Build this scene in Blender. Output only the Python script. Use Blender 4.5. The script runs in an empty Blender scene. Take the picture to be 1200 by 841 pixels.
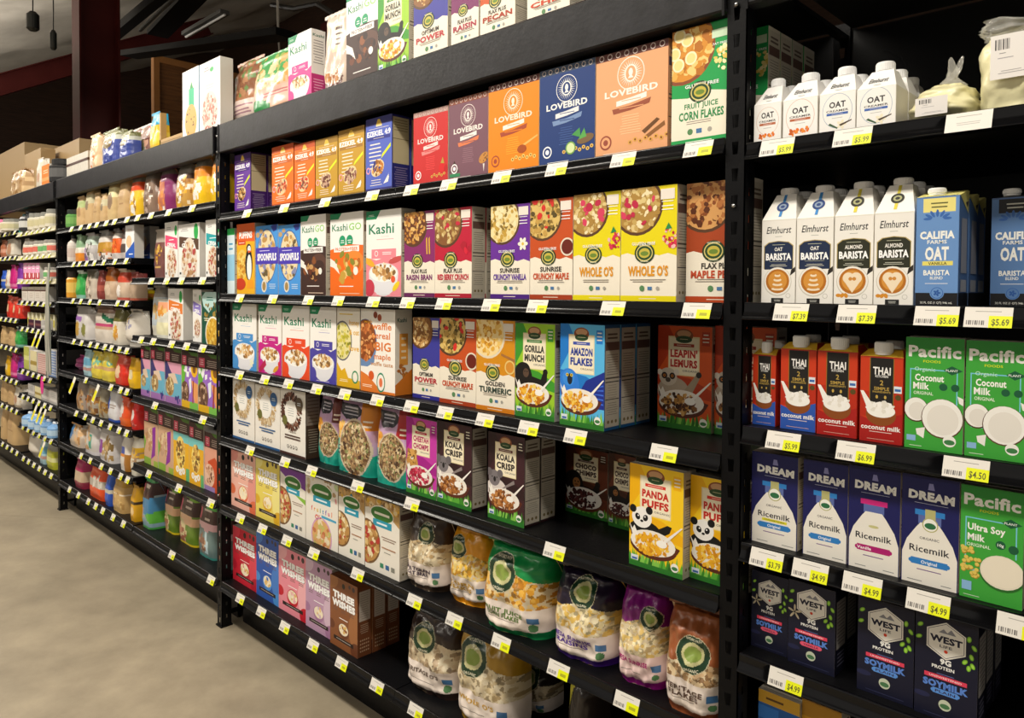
import bpy, bmesh, math, random
import numpy as np
from mathutils import Vector, Matrix, noise
S = bpy.context.scene
COL = S.collection
PI = math.pi
# ------------------------------------------------------------------ camera
cam_d = bpy.data.cameras.new('camera'); cam = bpy.data.objects.new('camera', cam_d); COL.objects.link(cam)
yaw, pitch, roll, f_px = 0.7662360, 0.0250202, 0.0062624, 859.70
fwd = Vector((-math.sin(yaw)*math.cos(pitch), math.cos(yaw)*math.cos(pitch), -math.sin(pitch)))
rgt = Vector((math.cos(yaw), math.sin(yaw), 0)); upv = rgt.cross(fwd)
r2 = rgt*math.cos(roll) + upv*math.sin(roll); u2 = upv*math.cos(roll) - rgt*math.sin(roll)
M = Matrix((r2, u2, -fwd)).transposed().to_4x4()
M.translation = Vector((3.21564, -1.46089, 1.53860)); cam.matrix_world = M
cam_d.sensor_width = 36; cam_d.lens = f_px/1200*36
cam_d.shift_y = -(420.5-360.62)/1200
cam_d.clip_start = 0.05
S.camera = cam
# ------------------------------------------------------------------ world, lights, exposure
S.view_settings.view_transform = 'Standard'; S.view_settings.look = 'None'
S.view_settings.gamma = 1; S.view_settings.use_curve_mapping = False
S.view_settings.exposure = 0.0
W = bpy.data.worlds.new('world'); S.world = W; W.use_nodes = True
W.node_tree.nodes['Background'].inputs[0].default_value = (1.0, .93, .84, 1)
W.node_tree.nodes['Background'].inputs[1].default_value = 0.26
def area(name, loc, sx, sy, power, col=(1, .93, .82), rot=(0, 0, 0)):
    d = bpy.data.lights.new(name, 'AREA'); d.shape = 'RECTANGLE'; d.size = sx; d.size_y = sy
    d.energy = power; d.color = col
    o = bpy.data.objects.new(name, d); o.location = loc; o.rotation_euler = rot; COL.objects.link(o)
    return o
# rows of ceiling strip lamps that run along the aisles
area('aisle_strip_light', (-1.6, -1.35, 3.55), 11.5, .26, 300)
area('added_ceiling_uplight', (-1.6, -1.35, 3.60), 11.5, .10, 120, rot=(PI, 0, 0))  # upward share of the tubes, added to brighten the ceiling
area('aisle_strip_light', (-1.6, -4.6, 3.55), 11.5, .12, 260)
area('aisle_strip_light', (-2.0, 2.6, 3.7), 9.0, .12, 150)
area('aisle_strip_light', (-13, -.6, 3.9), 5.0, .12, 60)
area('added_ceiling_uplight', (-11, .2, 4.0), 9.0, .12, 300, rot=(PI, 0, 0))  # upward light added to brighten the far ceiling

# ------------------------------------------------------------------ materials
def lin(h):
    if isinstance(h, str):
        h = h.lstrip('#'); c = [int(h[i:i+2], 16)/255 for i in (0, 2, 4)]
    else: c = list(h)
    return tuple(x/12.92 if x <= .04045 else ((x+.055)/1.055)**2.4 for x in c)
_m = {}
def attr_mat(name, rough, bump=0., scale=60., spec=.5, coat=0., wr=0.):
    m = bpy.data.materials.new(name); m.use_nodes = True; nt = m.node_tree; b = nt.nodes['Principled BSDF']
    a = nt.nodes.new('ShaderNodeAttribute'); a.attribute_name = 'ink'
    nt.links.new(a.outputs['Color'], b.inputs['Base Color'])
    b.inputs['Roughness'].default_value = rough
    b.inputs['Specular IOR Level'].default_value = spec
    b.inputs['Coat Weight'].default_value = coat; b.inputs['Coat Roughness'].default_value = .12
    if bump:
        tc = nt.nodes.new('ShaderNodeTexCoord'); n = nt.nodes.new('ShaderNodeTexNoise'); n.inputs['Scale'].default_value = scale
        n.inputs['Detail'].default_value = 3
        bp = nt.nodes.new('ShaderNodeBump'); bp.inputs['Strength'].default_value = bump; bp.inputs['Distance'].default_value = .004
        nt.links.new(tc.outputs['Object'], n.inputs['Vector']); nt.links.new(n.outputs['Fac'], bp.inputs['Height'])
        nt.links.new(bp.outputs['Normal'], b.inputs['Normal'])
    return m
CARD = attr_mat('printed_card', .45, .04, 25)
INK = attr_mat('printed_ink', .45, spec=.35)
FILM = attr_mat('printed_film', .3, .45, 30, coat=.25)
PLAS = attr_mat('moulded_plastic', .35)
def mat(name, col, rough=.5, metal=0., noise_amt=0., scale=8., col2=None, bump=0., bscale=None, spec=.5, stretch=None, trans=0., alpha=1.):
    if name in _m: return _m[name]
    m = bpy.data.materials.new(name); m.use_nodes = True; nt = m.node_tree; b = nt.nodes['Principled BSDF']
    b.inputs['Base Color'].default_value = (*lin(col), 1); b.inputs['Roughness'].default_value = rough
    b.inputs['Metallic'].default_value = metal; b.inputs['Specular IOR Level'].default_value = spec
    b.inputs['Transmission Weight'].default_value = trans; b.inputs['Alpha'].default_value = alpha
    tc = nt.nodes.new('ShaderNodeTexCoord'); mp = nt.nodes.new('ShaderNodeMapping')
    if stretch: mp.inputs['Scale'].default_value = stretch
    nt.links.new(tc.outputs['Object'], mp.inputs['Vector'])
    if col2:
        n = nt.nodes.new('ShaderNodeTexNoise'); n.inputs['Scale'].default_value = scale; n.inputs['Detail'].default_value = 6
        nt.links.new(mp.outputs['Vector'], n.inputs['Vector'])
        r = nt.nodes.new('ShaderNodeValToRGB'); r.color_ramp.elements[0].color = (*lin(col), 1); r.color_ramp.elements[1].color = (*lin(col2), 1)
        r.color_ramp.elements[0].position = .35; r.color_ramp.elements[1].position = .65
        nt.links.new(n.outputs['Fac'], r.inputs['Fac']); nt.links.new(r.outputs['Color'], b.inputs['Base Color'])
    if bump:
        n2 = nt.nodes.new('ShaderNodeTexNoise'); n2.inputs['Scale'].default_value = bscale or scale; n2.inputs['Detail'].default_value = 4
        nt.links.new(mp.outputs['Vector'], n2.inputs['Vector'])
        bp = nt.nodes.new('ShaderNodeBump'); bp.inputs['Strength'].default_value = bump; bp.inputs['Distance'].default_value = .01
        nt.links.new(n2.outputs['Fac'], bp.inputs['Height']); nt.links.new(bp.outputs['Normal'], b.inputs['Normal'])
    _m[name] = m
    return m
BLACK = mat('black_powder_coat', '#0c0c0e', .4, spec=.14, bump=.05, bscale=120)
BEAM = mat('black_beam_paint', '#1b1b1e', .36, col2='#26262a', scale=14, bump=.06, bscale=60, spec=.25)
RAIL = mat('black_glossy_rail', '#101012', .17, spec=.6)
STEEL = mat('zinc_bolt', '#b8b8b8', .3, 1.)

# ------------------------------------------------------------------ mesh helpers
class MB:
    """collects coloured polygons, builds one mesh"""
    def __init__(s): s.v = []; s.f = []; s.c = []
    def poly(s, pts, col):
        n = len(s.v); s.v += [tuple(p) for p in pts]; s.f.append(tuple(range(n, n+len(pts)))); s.c.append(col)
    def box(s, x0, x1, y0, y1, z0, z1, col='#ffffff', cols=None):
        c = {k: col for k in ('f', 'b', 'l', 'r', 't', 'u')}
        if cols: c.update(cols)
        P = [(x0,y0,z0),(x1,y0,z0),(x1,y1,z0),(x0,y1,z0),(x0,y0,z1),(x1,y0,z1),(x1,y1,z1),(x0,y1,z1)]
        for k, q in (('f',(0,1,5,4)),('r',(1,2,6,5)),('b',(2,3,7,6)),('l',(3,0,4,7)),('t',(4,5,6,7)),('u',(3,2,1,0))):
            s.poly([P[i] for i in q], c[k])
    def grid(s, fn, nu, nv, colfn, flip=False):
        n = len(s.v)
        for j in range(nv+1):
            for i in range(nu+1): s.v.append(tuple(fn(i/nu, j/nv)))
        for j in range(nv):
            for i in range(nu):
                a = n+j*(nu+1)+i; q = (a, a+1, a+nu+2, a+nu+1)
                s.f.append(q[::-1] if flip else q); s.c.append(colfn(i, j) if callable(colfn) else colfn)
    def tube(s, pts, r, col='#ffffff', n=8, cap=True):
        pts = [Vector(p) for p in pts]; rings = []
        for i, p in enumerate(pts):
            d = (pts[min(i+1, len(pts)-1)]-pts[max(i-1, 0)]).normalized()
            a = d.orthogonal().normalized() if abs(d.z) < .95 else Vector((1, 0, 0)); b = d.cross(a).normalized(); a = b.cross(d)
            rr = r[i] if isinstance(r, (list, tuple)) else r
            rings.append([p+rr*(a*math.cos(2*PI*k/n)+b*math.sin(2*PI*k/n)) for k in range(n)])
        for i in range(len(rings)-1):
            for k in range(n): s.poly([rings[i][k], rings[i][(k+1)%n], rings[i+1][(k+1)%n], rings[i+1][k]], col)
        if cap: s.poly(rings[0][::-1], col); s.poly(rings[-1], col)
    def lathe(s, prof, cols, n=20, ox=0, oy=0, sq=0):
        # prof: (r,z) list bottom->top, cols: colour per span; shared vertices
        base = len(s.v)
        for r, z in prof:
            for k in range(n):
                a = 2*PI*k/n; s.v.append((ox+r*math.cos(a), oy+r*math.sin(a), z))
        for i in range(len(prof)-1):
            for k in range(n):
                a = base+i*n+k; b = base+i*n+(k+1)%n
                s.f.append((a, b, b+n, a+n)); s.c.append(cols[i] if isinstance(cols, (list, tuple)) else cols)
        c0 = cols[-1] if isinstance(cols, (list, tuple)) else cols
        s.f.append(tuple(base+(len(prof)-1)*n+k for k in range(n))); s.c.append(c0)
        s.f.append(tuple(base+k for k in range(n))[::-1]); s.c.append(cols[0] if isinstance(cols, (list, tuple)) else cols)
    def mesh(s, name, m, smooth=False):
        me = bpy.data.meshes.new(name); me.from_pydata(s.v, [], s.f); me.materials.append(m)
        at = me.color_attributes.new('ink', 'FLOAT_COLOR', 'CORNER')
        cache = {}; out = np.empty((sum(len(f) for f in s.f), 4), np.float32); k = 0
        for f, c in zip(s.f, s.c):
            q = cache.get(c)
            if q is None: q = cache[c] = (*lin(c), 1.)
            out[k:k+len(f)] = q; k += len(f)
        at.data.foreach_set('color', out.ravel())
        if smooth: me.polygons.foreach_set('use_smooth', [True]*len(me.polygons))
        me.update()
        return me
    def obj(s, name, m, parent=None, loc=None, smooth=False, weld=False):
        me = s.mesh(name, m, smooth)
        if weld:
            bm = bmesh.new(); bm.from_mesh(me); bmesh.ops.remove_doubles(bm, verts=bm.verts, dist=1e-5); bm.to_mesh(me); bm.free()
        o = bpy.data.objects.new(name, me); COL.objects.link(o)
        if parent: o.parent = parent
        if loc is not None: o.location = loc
        return o
def bevel(o, w=.003, seg=2):
    md = o.modifiers.new('bevel', 'BEVEL'); md.width = w; md.segments = seg; md.limit_method = 'ANGLE'; md.angle_limit = .6
def tag(o, label, cat, group=None, kind=None):
    o['label'] = label; o['category'] = cat
    if group: o['group'] = group
    if kind: o['kind'] = kind
    return o
def empty(name, loc=(0, 0, 0), rz=0):
    o = bpy.data.objects.new(name, None); o.location = loc; o.rotation_euler.z = rz; o.empty_display_size = .05; COL.objects.link(o)
    return o

# ------------------------------------------------------------------ lettering
_t = {}
def text_poly(s, bold=0., shear=0.):
    k = (s, bold, shear)
    if k in _t: return _t[k]
    cu = bpy.data.curves.new('lettering', 'FONT'); cu.body = s; cu.resolution_u = 2; cu.offset = bold; cu.shear = shear
    cu.space_character = 1.0 + bold*1.5
    ob = bpy.data.objects.new('lettering', cu); COL.objects.link(ob)
    me = bpy.data.meshes.new_from_object(ob)
    V = np.array([v.co[:2] for v in me.vertices]) if len(me.vertices) else np.zeros((0, 2))
    F = [tuple(p.vertices) for p in me.polygons]
    bpy.data.objects.remove(ob); bpy.data.curves.remove(cu); bpy.data.meshes.remove(me)
    if len(V):
        x0, x1 = V[:, 0].min(), V[:, 0].max(); V[:, 0] = (V[:, 0]-(x0+x1)/2)/max(x1-x0, 1e-6)
        wid = (x1-x0); V[:, 1] = V[:, 1]/.73       # cap height -> 1
    else: wid = 1
    _t[k] = (V, F, wid/.73)
    return _t[k]

def clip(P, A):
    for ax, lim, sg in ((0, 0, 1), (0, 1, -1), (1, 0, 1), (1, A, -1)):
        out = []
        for i in range(len(P)):
            a, b = P[i-1], P[i]; da, db = sg*(a[ax]-lim), sg*(b[ax]-lim)
            if (da >= 0) != (db >= 0):
                t = da/(da-db); out.append((a[0]+t*(b[0]-a[0]), a[1]+t*(b[1]-a[1])))
            if db >= 0: out.append(b)
        P = out
        if not P: return P
    return P

class Art:
    """flat artwork of a pack front; u in 0..1 across, v in 0..1 upwards, A = height/width"""
    def __init__(s, A, seed=1): s.A = A; s.L = []; s.T = []; s.k = 0; s.r = random.Random(seed)
    def poly(s, pts, col):       # pts in (u, v)
        P = clip([(u, v*s.A) for u, v in pts], s.A); s.k += 1
        if len(P) > 2: s.L.append((P, col, s.k))
    def rect(s, u0, v0, u1, v1, col): s.poly([(u0, v0), (u1, v0), (u1, v1), (u0, v1)], col)
    def ell(s, cu, cv, ru, col, rv=None, n=24, rot=0.):   # radii in u units
        rv = ru if rv is None else rv; c, q = math.cos(rot), math.sin(rot)
        P = []
        for i in range(n):
            a = 2*PI*i/n; x = ru*math.cos(a); y = rv*math.sin(a)
            P.append((cu+x*c-y*q, cv+(x*q+y*c)/s.A))
        s.poly(P, col)
    def ring(s, cu, cv, r, col, col2, t=.012): s.ell(cu, cv, r, col); s.ell(cu, cv, r-t, col2)
    def text(s, t, cu, cv, h, col, w=None, bold=.02, shear=0., rot=0.):   # h cap height in v, w width in u
        V, F, wd = text_poly(t, bold, shear); s.k += 1
        hh = h*s.A; ww = w if w else wd*hh
        c, q = math.cos(rot), math.sin(rot)
        X = V[:, 0]*ww; Y = (V[:, 1]-.5)*hh
        s.T.append((np.stack([cu+X*c-Y*q, cv*s.A+X*q+Y*c], 1), F, col, s.k))
    def bars(s, cu, v0, v1, w, n, col, t=.35):    # unreadable small print as thin lines
        for i in range(n):
            v = v1-(v1-v0)*(i+.5)/n; h = (v1-v0)/n*t; ww = w*(.7+.3*s.r.random())
            s.rect(cu-ww/2, v-h/2, cu+ww/2, v+h/2, col)
    def flakes(s, cu, cv, ru, rv, n, cols, sz=.05, pts=6):
        r = s.r
        for _ in range(n):
            a = r.random()*2*PI; q = math.sqrt(r.random()); x = cu+ru*q*math.cos(a); y = cv+rv*q*math.sin(a)/s.A
            z = sz*(.6+.7*r.random()); th = r.random()*PI; ar = .5+.5*r.random(); P = []
            for i in range(pts):
                b = 2*PI*i/pts+r.random()*.4; X = z*math.cos(b); Y = z*ar*math.sin(b)
                P.append((x+X*math.cos(th)-Y*math.sin(th), y+(X*math.sin(th)+Y*math.cos(th))/s.A))
            s.poly(P, r.choice(cols))
    def bowl(s, cu, cv, r, rim, cols, n=50, sz=.05, milk=None):
        s.ell(cu, cv, r, rim); s.ell(cu, cv, r*.9, milk or cols[0]); s.flakes(cu, cv, r*.84, r*.84, n, cols, sz)
    def deep_bowl(s, cu, cv, r, outer, inner, cols, n=40, sz=.035, tilt=0.):   # bowl seen from the side
        P = [(cu+r*math.cos(a), cv+(r*.95*math.sin(a))/s.A) for a in [PI+PI*i/14 for i in range(15)]]
        s.poly(P, outer); s.ell(cu, cv, r, outer, r*.42); s.ell(cu, cv, r*.93, inner, r*.36)
        s.flakes(cu, cv+.02, r*.8, r*.3, n, cols, sz)
    # ---- to mesh, in metres, on the plane y = y0 facing -y
    def mesh(s, name, w, y0, m=None, map3=None, x0=None):
        vs = []; fs = []; cs = []; st = .00022
        sc = w
        def put(p, k):
            if map3: return map3(p[0], p[1]/s.A, k)
            return ((p[0]-.5)*sc, y0-.0003-k*5e-6, p[1]*sc)
        mb = MB()
        for P, col, k in s.L:
            n = len(mb.v); mb.v += [put(p, k) for p in P]; mb.f.append(tuple(range(n, n+len(P)))); mb.c.append(col)
        for V, F, col, k in s.T:
            n = len(mb.v); mb.v += [put(p, k+2) for p in V]
            for f in F: mb.f.append(tuple(n+i for i in f)); mb.c.append(col)
        return mb
    # ---- colour of a grid of (u, v) points, for artwork that follows a crumpled surface
    def raster(s, U, V):
        P = np.stack([U.ravel(), V.ravel()*s.A], 1); cols = np.zeros(len(P), int); pal = []; 
        for Q, col, k in s.L:
            Q = np.array(Q); lo = Q.min(0); hi = Q.max(0)
            idx = np.nonzero((P[:, 0] >= lo[0]) & (P[:, 0] <= hi[0]) & (P[:, 1] >= lo[1]) & (P[:, 1] <= hi[1]))[0]
            if not len(idx): continue
            p = P[idx]; ins = np.zeros(len(idx), bool); j = len(Q)-1
            for i in range(len(Q)):
                a, b = Q[i], Q[j]
                cnd = ((a[1] > p[:, 1]) != (b[1] > p[:, 1])) & (p[:, 0] < (b[0]-a[0])*(p[:, 1]-a[1])/((b[1]-a[1]) or 1e-9)+a[0])
                ins ^= cnd; j = i
            if col not in pal: pal.append(col)
            cols[idx[ins]] = pal.index(col)
        return cols.reshape(U.shape), pal
# ------------------------------------------------------------------ the hall
FLOOR = mat('polished_concrete', '#8f8470', .42, col2='#a29680', scale=1.3, bump=.04, bscale=3)
def floor_material():
    nt = FLOOR.node_tree; b = nt.nodes['Principled BSDF']; tc = nt.nodes.new('ShaderNodeTexCoord')
    v = nt.nodes.new('ShaderNodeTexNoise'); v.inputs['Scale'].default_value = 5; v.inputs['Detail'].default_value = 9; v.inputs['Roughness'].default_value = .7
    nt.links.new(tc.outputs['Object'], v.inputs['Vector'])
    mr = nt.nodes.new('ShaderNodeMapRange'); mr.inputs[1].default_value = .35; mr.inputs[2].default_value = .7; mr.inputs[3].default_value = .82; mr.inputs[4].default_value = 1.1
    nt.links.new(v.outputs['Fac'], mr.inputs[0])
    old = b.inputs['Base Color'].links[0].from_socket
    mx = nt.nodes.new('ShaderNodeMix'); mx.data_type = 'RGBA'; mx.blend_type = 'MULTIPLY'; mx.inputs[0].default_value = 1
    nt.links.new(old, mx.inputs[6]); nt.links.new(mr.outputs[0], mx.inputs[7]); nt.links.new(mx.outputs[2], b.inputs['Base Color'])
floor_material()
WOOD = mat('dark_board_wall', '#2c1a0e', .7, col2='#40281a', scale=3, stretch=(1, 1, 14))
PLYW = mat('brown_wood_panel', '#5a3818', .6, col2='#744a22', scale=3, stretch=(1, 1, 10))
VINYL = mat('white_vinyl_insulation', '#a8a298', .6, col2='#bab4aa', scale=2.0, bump=.5, bscale=.9)
RED = mat('oxide_red_steel', '#3a1210', .5, col2='#451816', scale=2, spec=.12)
DARK = mat('dark_grey_metal', '#0c0c0e', .6, spec=.08)
GREYM = mat('galvanised_grey', '#4c4c4c', .6, spec=.2)
def struct(mb, name, m):
    o = mb.obj(name, m); o['kind'] = 'structure'; return o
mb = MB(); mb.box(-20.2, 8, -7, 9.2, -.1, 0); struct(mb, 'floor', FLOOR)
mb = MB()
def cz(y): return 5.45+.4*y
def ceil_pt(u, v):
    x = -20.2+28.2*u; y = -7+16.2*v
    return (x, y, cz(y)+.10*math.sin(x*2.1)*math.sin(y*1.7)+.05*noise.noise(Vector((x*.8, y*2.2, 0))))
mb.grid(ceil_pt, 90, 60, '#ffffff', True); o = struct(mb, 'ceiling', VINYL); [setattr(p, 'use_smooth', True) for p in o.data.polygons]
mb = MB(); mb.box(-20.4, -20.1, -7, 9.2, 0, 9.4); struct(mb, 'wall_left', WOOD)
mb = MB(); mb.box(-20.4, 8, 9.1, 9.3, 0, 9.4); struct(mb, 'wall_back', WOOD)
# fine crack and joint of the slab, in the floor surface
CRK = mat('slab_joint', '#6e6655', .6)
mb = MB(); pts = [(-6.5, -2.0), (-4.6, -1.2), (-3.6, -.75), (-2.7, -.35), (-2.1, .1)]
for a, b in zip(pts, pts[1:]): mb.poly([(a[0], a[1], .0006), (b[0], b[1], .0006), (b[0]+.004, b[1]+.006, .0006), (a[0]+.004, a[1]+.006, .0006)], '#6e6655')
struct(mb, 'trim_1', CRK)

def ibeam(mb, p0, p1, w, h, t=.02, updir=(0, 0, 1)):
    p0, p1 = Vector(p0), Vector(p1); d = (p1-p0).normalized(); u = Vector(updir); s_ = d.cross(u).normalized(); u = s_.cross(d).normalized()
    for cx, cy, sx, sy in ((0, h/2-t/2, w, t), (0, -h/2+t/2, w, t), (0, 0, t*.7, h-2*t)):
        P = []
        for e in (p0, p1):
            for a, b in ((-1, -1), (1, -1), (1, 1), (-1, 1)): P.append(e+s_*(cx+a*sx/2)+u*(cy+b*sy/2))
        for q in ((0,1,2,3),(7,6,5,4),(0,4,5,1),(1,5,6,2),(2,6,7,3),(3,7,4,0)): mb.poly([P[i] for i in q], '#ffffff')
mb = MB(); ibeam(mb, (-6, 1.3, 0), (-6, 1.3, 5.45), .26, .42, updir=(0, 1, 0)); mb.box(-6.22, -5.78, 1.02, 1.58, 0, .03)
tag(mb.obj('steel_column', RED), 'dark oxide red steel column rising behind the far shelving', 'column')
for x, ya, za, yb, zb, lab in ((-12, -1, 3.62, 5.2, 6.95, 'dark red sloping beam before the far end wall'), (-6, -5, cz(-5)-.3, 9, cz(9)-.3, 'dark red roof beam carried by the red steel column')):
    mb = MB(); ibeam(mb, (x, ya, za), (x, yb, zb), .2, .34); tag(mb.obj('roof_beam', RED), lab, 'beam')
# boarded store room wall beyond the racks
r = empty('board_partition', (-9, 3.0, 0)); tag(r, 'brown wooden board partition with a pale edge post, behind racks', 'partition')
mb = MB()
for k in range(26): mb.box(-.02, .02, .06, 3.2, .1+.195*k, .1+.195*k+.19)
mb.obj('board_panel', PLYW, r); mb = MB(); mb.box(-.05, .06, 0, .09, 0, 5.2); mb.box(-.05, .06, .09, 3.2, 5.1, 5.2); mb.obj('edge_post', mat('pale_timber', '#8a5c2c', .6), r)
# dark duct trays and unlit tube fixtures hung under the roof
def bar3(mb, a, b, w, h):
    a, b = Vector(a), Vector(b); d = (b-a).normalized(); s_ = d.cross(Vector((0, 0, 1))).normalized()*w/2; u = Vector((0, 0, h/2))
    P = [e+i*s_+j*u for e in (a, b) for i, j in ((-1, -1), (1, -1), (1, 1), (-1, 1))]
    for q in ((0,1,2,3),(7,6,5,4),(0,4,5,1),(1,5,6,2),(2,6,7,3),(3,7,4,0)): mb.poly([P[i] for i in q], '#ffffff')
# ------------------------------------------------------------------ artwork of the packs
OATS = ['#c89a5a', '#e0b878', '#a87438', '#f0d8a4', '#8a5a2a']
NUTS = ['#8a5a30', '#b8843c', '#5c3418', '#d8a860', '#3c2010']
def emblem(a, u, v, r):
    a.ell(u, v, r, '#1c3a20', r*.86); a.ell(u, v, r*.84, '#d8c878', r*.7); a.ell(u, v, r*.74, '#24482a', r*.6)
    a.ell(u, v, r*.55, '#c8b84a', r*.42); a.ell(u, v-.004, r*.4, '#6e8a34', r*.2); a.text("NATURE'S PATH", u, v+r*.68/a.A, r*.15/a.A, '#f0ecd0', r*1.1, .01); a.text('ORGANIC', u, v-r*.68/a.A, r*.15/a.A, '#f0ecd0', r*.8, .01)
def NP(bg, bowl, title1, title2, tcol, foot, extra=None, berry=None, big=False, cream='#f2ead8', seed=3, c1='#3a3430', rim='#5a3a22'):
    def f(a):
        a.rect(0, 0, 1, 1, cream); 
        wav = [(0, .415), (.12, .43), (.25, .41), (.4, .45), (.55, .42), (.7, .4), (.85, .42), (1, .395)]
        a.poly([(0, 1), (0, .41)] + wav + [(1, 1)], bg)
        a.bowl(.3, .845, .46, rim, bowl, 130, .05, milk=bowl[-1])
        if berry: a.flakes(.3, .86, .36, .34, 9, berry, .065, 9)
        if extra: extra(a)
        a.rect(.72, .88, .96, .97, '#efe6da'); a.rect(.74, .86, .94, .866, '#ffffff'); a.rect(.74, .82, .94, .828, '#ffffff'); a.rect(.74, .79, .94, .798, '#ffffff')
        if big: a.text('GLUTEN FREE', .42, .51, .026, '#ffffff', .42, .015, 0, .0)
        emblem(a, .44, .425, .18); 
        if title2:
            a.text(title1, .5, .305, .048, c1, .5, .03); a.text(title2, .5, .235, .062, tcol, .84, .04)
        else: a.text(title1, .5, .27, .085, tcol, .72, .04)
        a.bars(.5, .165, .2, .7, 2, '#8a8076')
        a.ell(.4, .115, .045, '#5a8a5a'); a.rect(.5, .1, .58, .13, '#4a78a8'); a.ell(.68, .115, .03, '#a8a49a')
        a.rect(0, 0, 1, .05, foot); a.bars(.5, .015, .035, .4, 1, '#e8dcc8')
    return f
def wheat(a):
    for du in (0, .08): a.poly([(.74+du, .5), (.72+du, .68), (.76+du, .7), (.78+du, .5)], '#e0b040')
def flower(a):
    for k in range(6):
        t = k*PI/3; a.ell(.83+.07*math.cos(t), .58+.07*math.sin(t)/a.A, .055, '#f4efe0', .035, rot=t)
    a.ell(.83, .58, .03, '#e0c040')
def syrup(a): a.ell(.88, .52, .16, '#e8dcc8'); a.ell(.88, .52, .13, '#6a1e10')
def pome(a): a.flakes(.9, .55, .14, .14, 26, ['#b81838', '#d83050', '#f0c0b8'], .035); a.poly([(.8, .62), (.86, .68), (.92, .63)], '#2a8a48')
def strawb(a): a.flakes(.88, .56, .1, .16, 5, ['#d8203a', '#b01830'], .07, 8)
def spoonb(a): a.ell(.88, .5, .13, '#e8c878'); a.ell(.88, .5, .1, '#d89030'); a.poly([(.66, .62), (1, .56), (1, .59), (.66, .645)], '#a8703a')
def ENV(bg, bg2, t1, t2, tcol, strip, animal, cer, dark=False, t3='ORGANIC'):
    def f(a):
        a.rect(0, 0, 1, 1, bg); a.poly([(0, .55), (.35, .85), (.2, 1), (1, 1), (1, .4), (.6, .5)], bg2)
        a.poly([(.0, 0), (0, .3), (.3, .36), (1, .3), (1, 0)], bg2)
        a.rect(.2, .52, .78, .9, '#efe0b0'); a.rect(.22, .53, .76, .885, '#f6ecd0')
        a.ell(.49, .91, .17, '#8a4a2a', .11); a.ell(.49, .925, .13, '#c89a70', .06); a.ell(.49, .872, .15, '#2a4a28', .06); a.bars(.49, .868, .88, .2, 1, '#d8d0a0')
        a.rect(.3, .80, .68, .83, strip); a.bars(.49, .808, .822, .3, 1, '#f0e8dc')
        a.text(t1, .49, .735, .07, tcol, .5, .05); a.text(t2, .49, .64, .07, tcol, .5, .05)
        a.text(t3, .62, .57, .02, '#6a6258', .3, .01)
        a.rect(.82, .82, .96, .95, bg); a.bars(.89, .84, .94, .12, 3, '#e8e4d4')
        animal(a)
        for k in range(26): u = k/25; a.poly([(u-.05, 0), (u+a.r.uniform(-.03, .03), .13+.07*a.r.random()), (u+.05, 0)], a.r.choice(['#3f8f2a', '#5cb03a', '#2c6e22', '#86c850']))
        a.rect(0, 0, 1, .05, '#2f7a2c')
        a.ell(.46, .24, .44, '#5c2a18', .22); a.poly([(.02, .35), (.08, .22), (.5, .17), (.9, .22), (.95, .27), (.5, .34)], '#5c2a18')
        a.ell(.45, .265, .42, '#f2ece2', .2); a.poly([(.0, .42), (.06, .36), (.1, .4), (.16, .33), (.4, .28), (.1, .24)], '#f6f2ea')
        a.flakes(.42, .25, .33, .17, 120, cer, .04); a.poly([(.97, .48), (1., .48), (.7, .3), (.62, .29), (.66, .32)], '#f6f2ec')
        a.ell(.62, .28, .1, '#fbf8f2', .06)
        a.rect(.04, .06, .18, .11, '#dfe8f0'); a.rect(.06, .065, .16, .085, '#3a6ab0'); a.ell(.86, .09, .07, '#f2f2ea'); a.ell(.86, .083, .055, '#3f7f48', .03)
    return f
def ape(a):
    k = '#15110f'; a.ell(.2, .42, .24, k, .3); a.poly([(.1, .36), (.8, .34), (.82, .5), (.72, .5), (.66, .42), (.3, .46)], k)
    a.ell(.24, .5, .15, k); a.ell(.28, .475, .075, '#5a4436', .085); a.ell(.25, .49, .014, '#000000'); a.ell(.31, .49, .014, '#000000'); a.ell(.77, .5, .06, k)
def chimpface(a): ape(a); a.ell(.27, .47, .09, '#a8703c', .1); a.ell(.24, .49, .016, k := '#1a100a'); a.ell(.31, .49, .016, k); a.ell(.27, .445, .045, '#7a4a28', .02)
def parrot(a):
    b = '#1a4fb8'; a.ell(.2, .4, .25, '#2f7fe0', .3); a.poly([(.4, .3), (.6, .46), (1, .56), (1, .2), (.5, .2)], '#1c2f90')
    for k in range(6): a.poly([(.5+.08*k, .28+.03*k), (.98, .24+.045*k), (.98, .255+.045*k)], '#3f6fe0')
    a.ell(.2, .47, .14, '#3a8fe8'); a.ell(.23, .46, .06, '#1c2430', .1); a.ell(.17, .5, .03, '#f0d040'); a.ell(.17, .5, .015, '#101010'); a.ell(.27, .5, .03, '#f0d040'); a.ell(.27, .5, .015, '#101010')
def lemuranimal(a):
    a.ell(.3, .36, .3, '#b8a894', .24); a.poly([(.4, .3), (.72, .54), (.8, .55), (.78, .5), (.6, .3)], '#a89880'); a.ell(.77, .54, .05, '#2a2420')
    a.ell(.2, .5, .17, '#cfc4b4', .15); a.ell(.04, .54, .05, '#e8e0d4'); a.ell(.36, .55, .05, '#e8e0d4')
    for u in (.13, .28): a.ell(u, .51, .055, '#2a2220'); a.ell(u, .51, .025, '#c87820'); a.ell(u, .51, .012, '#000000')
    a.ell(.2, .47, .05, '#4a4038', .04)
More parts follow.
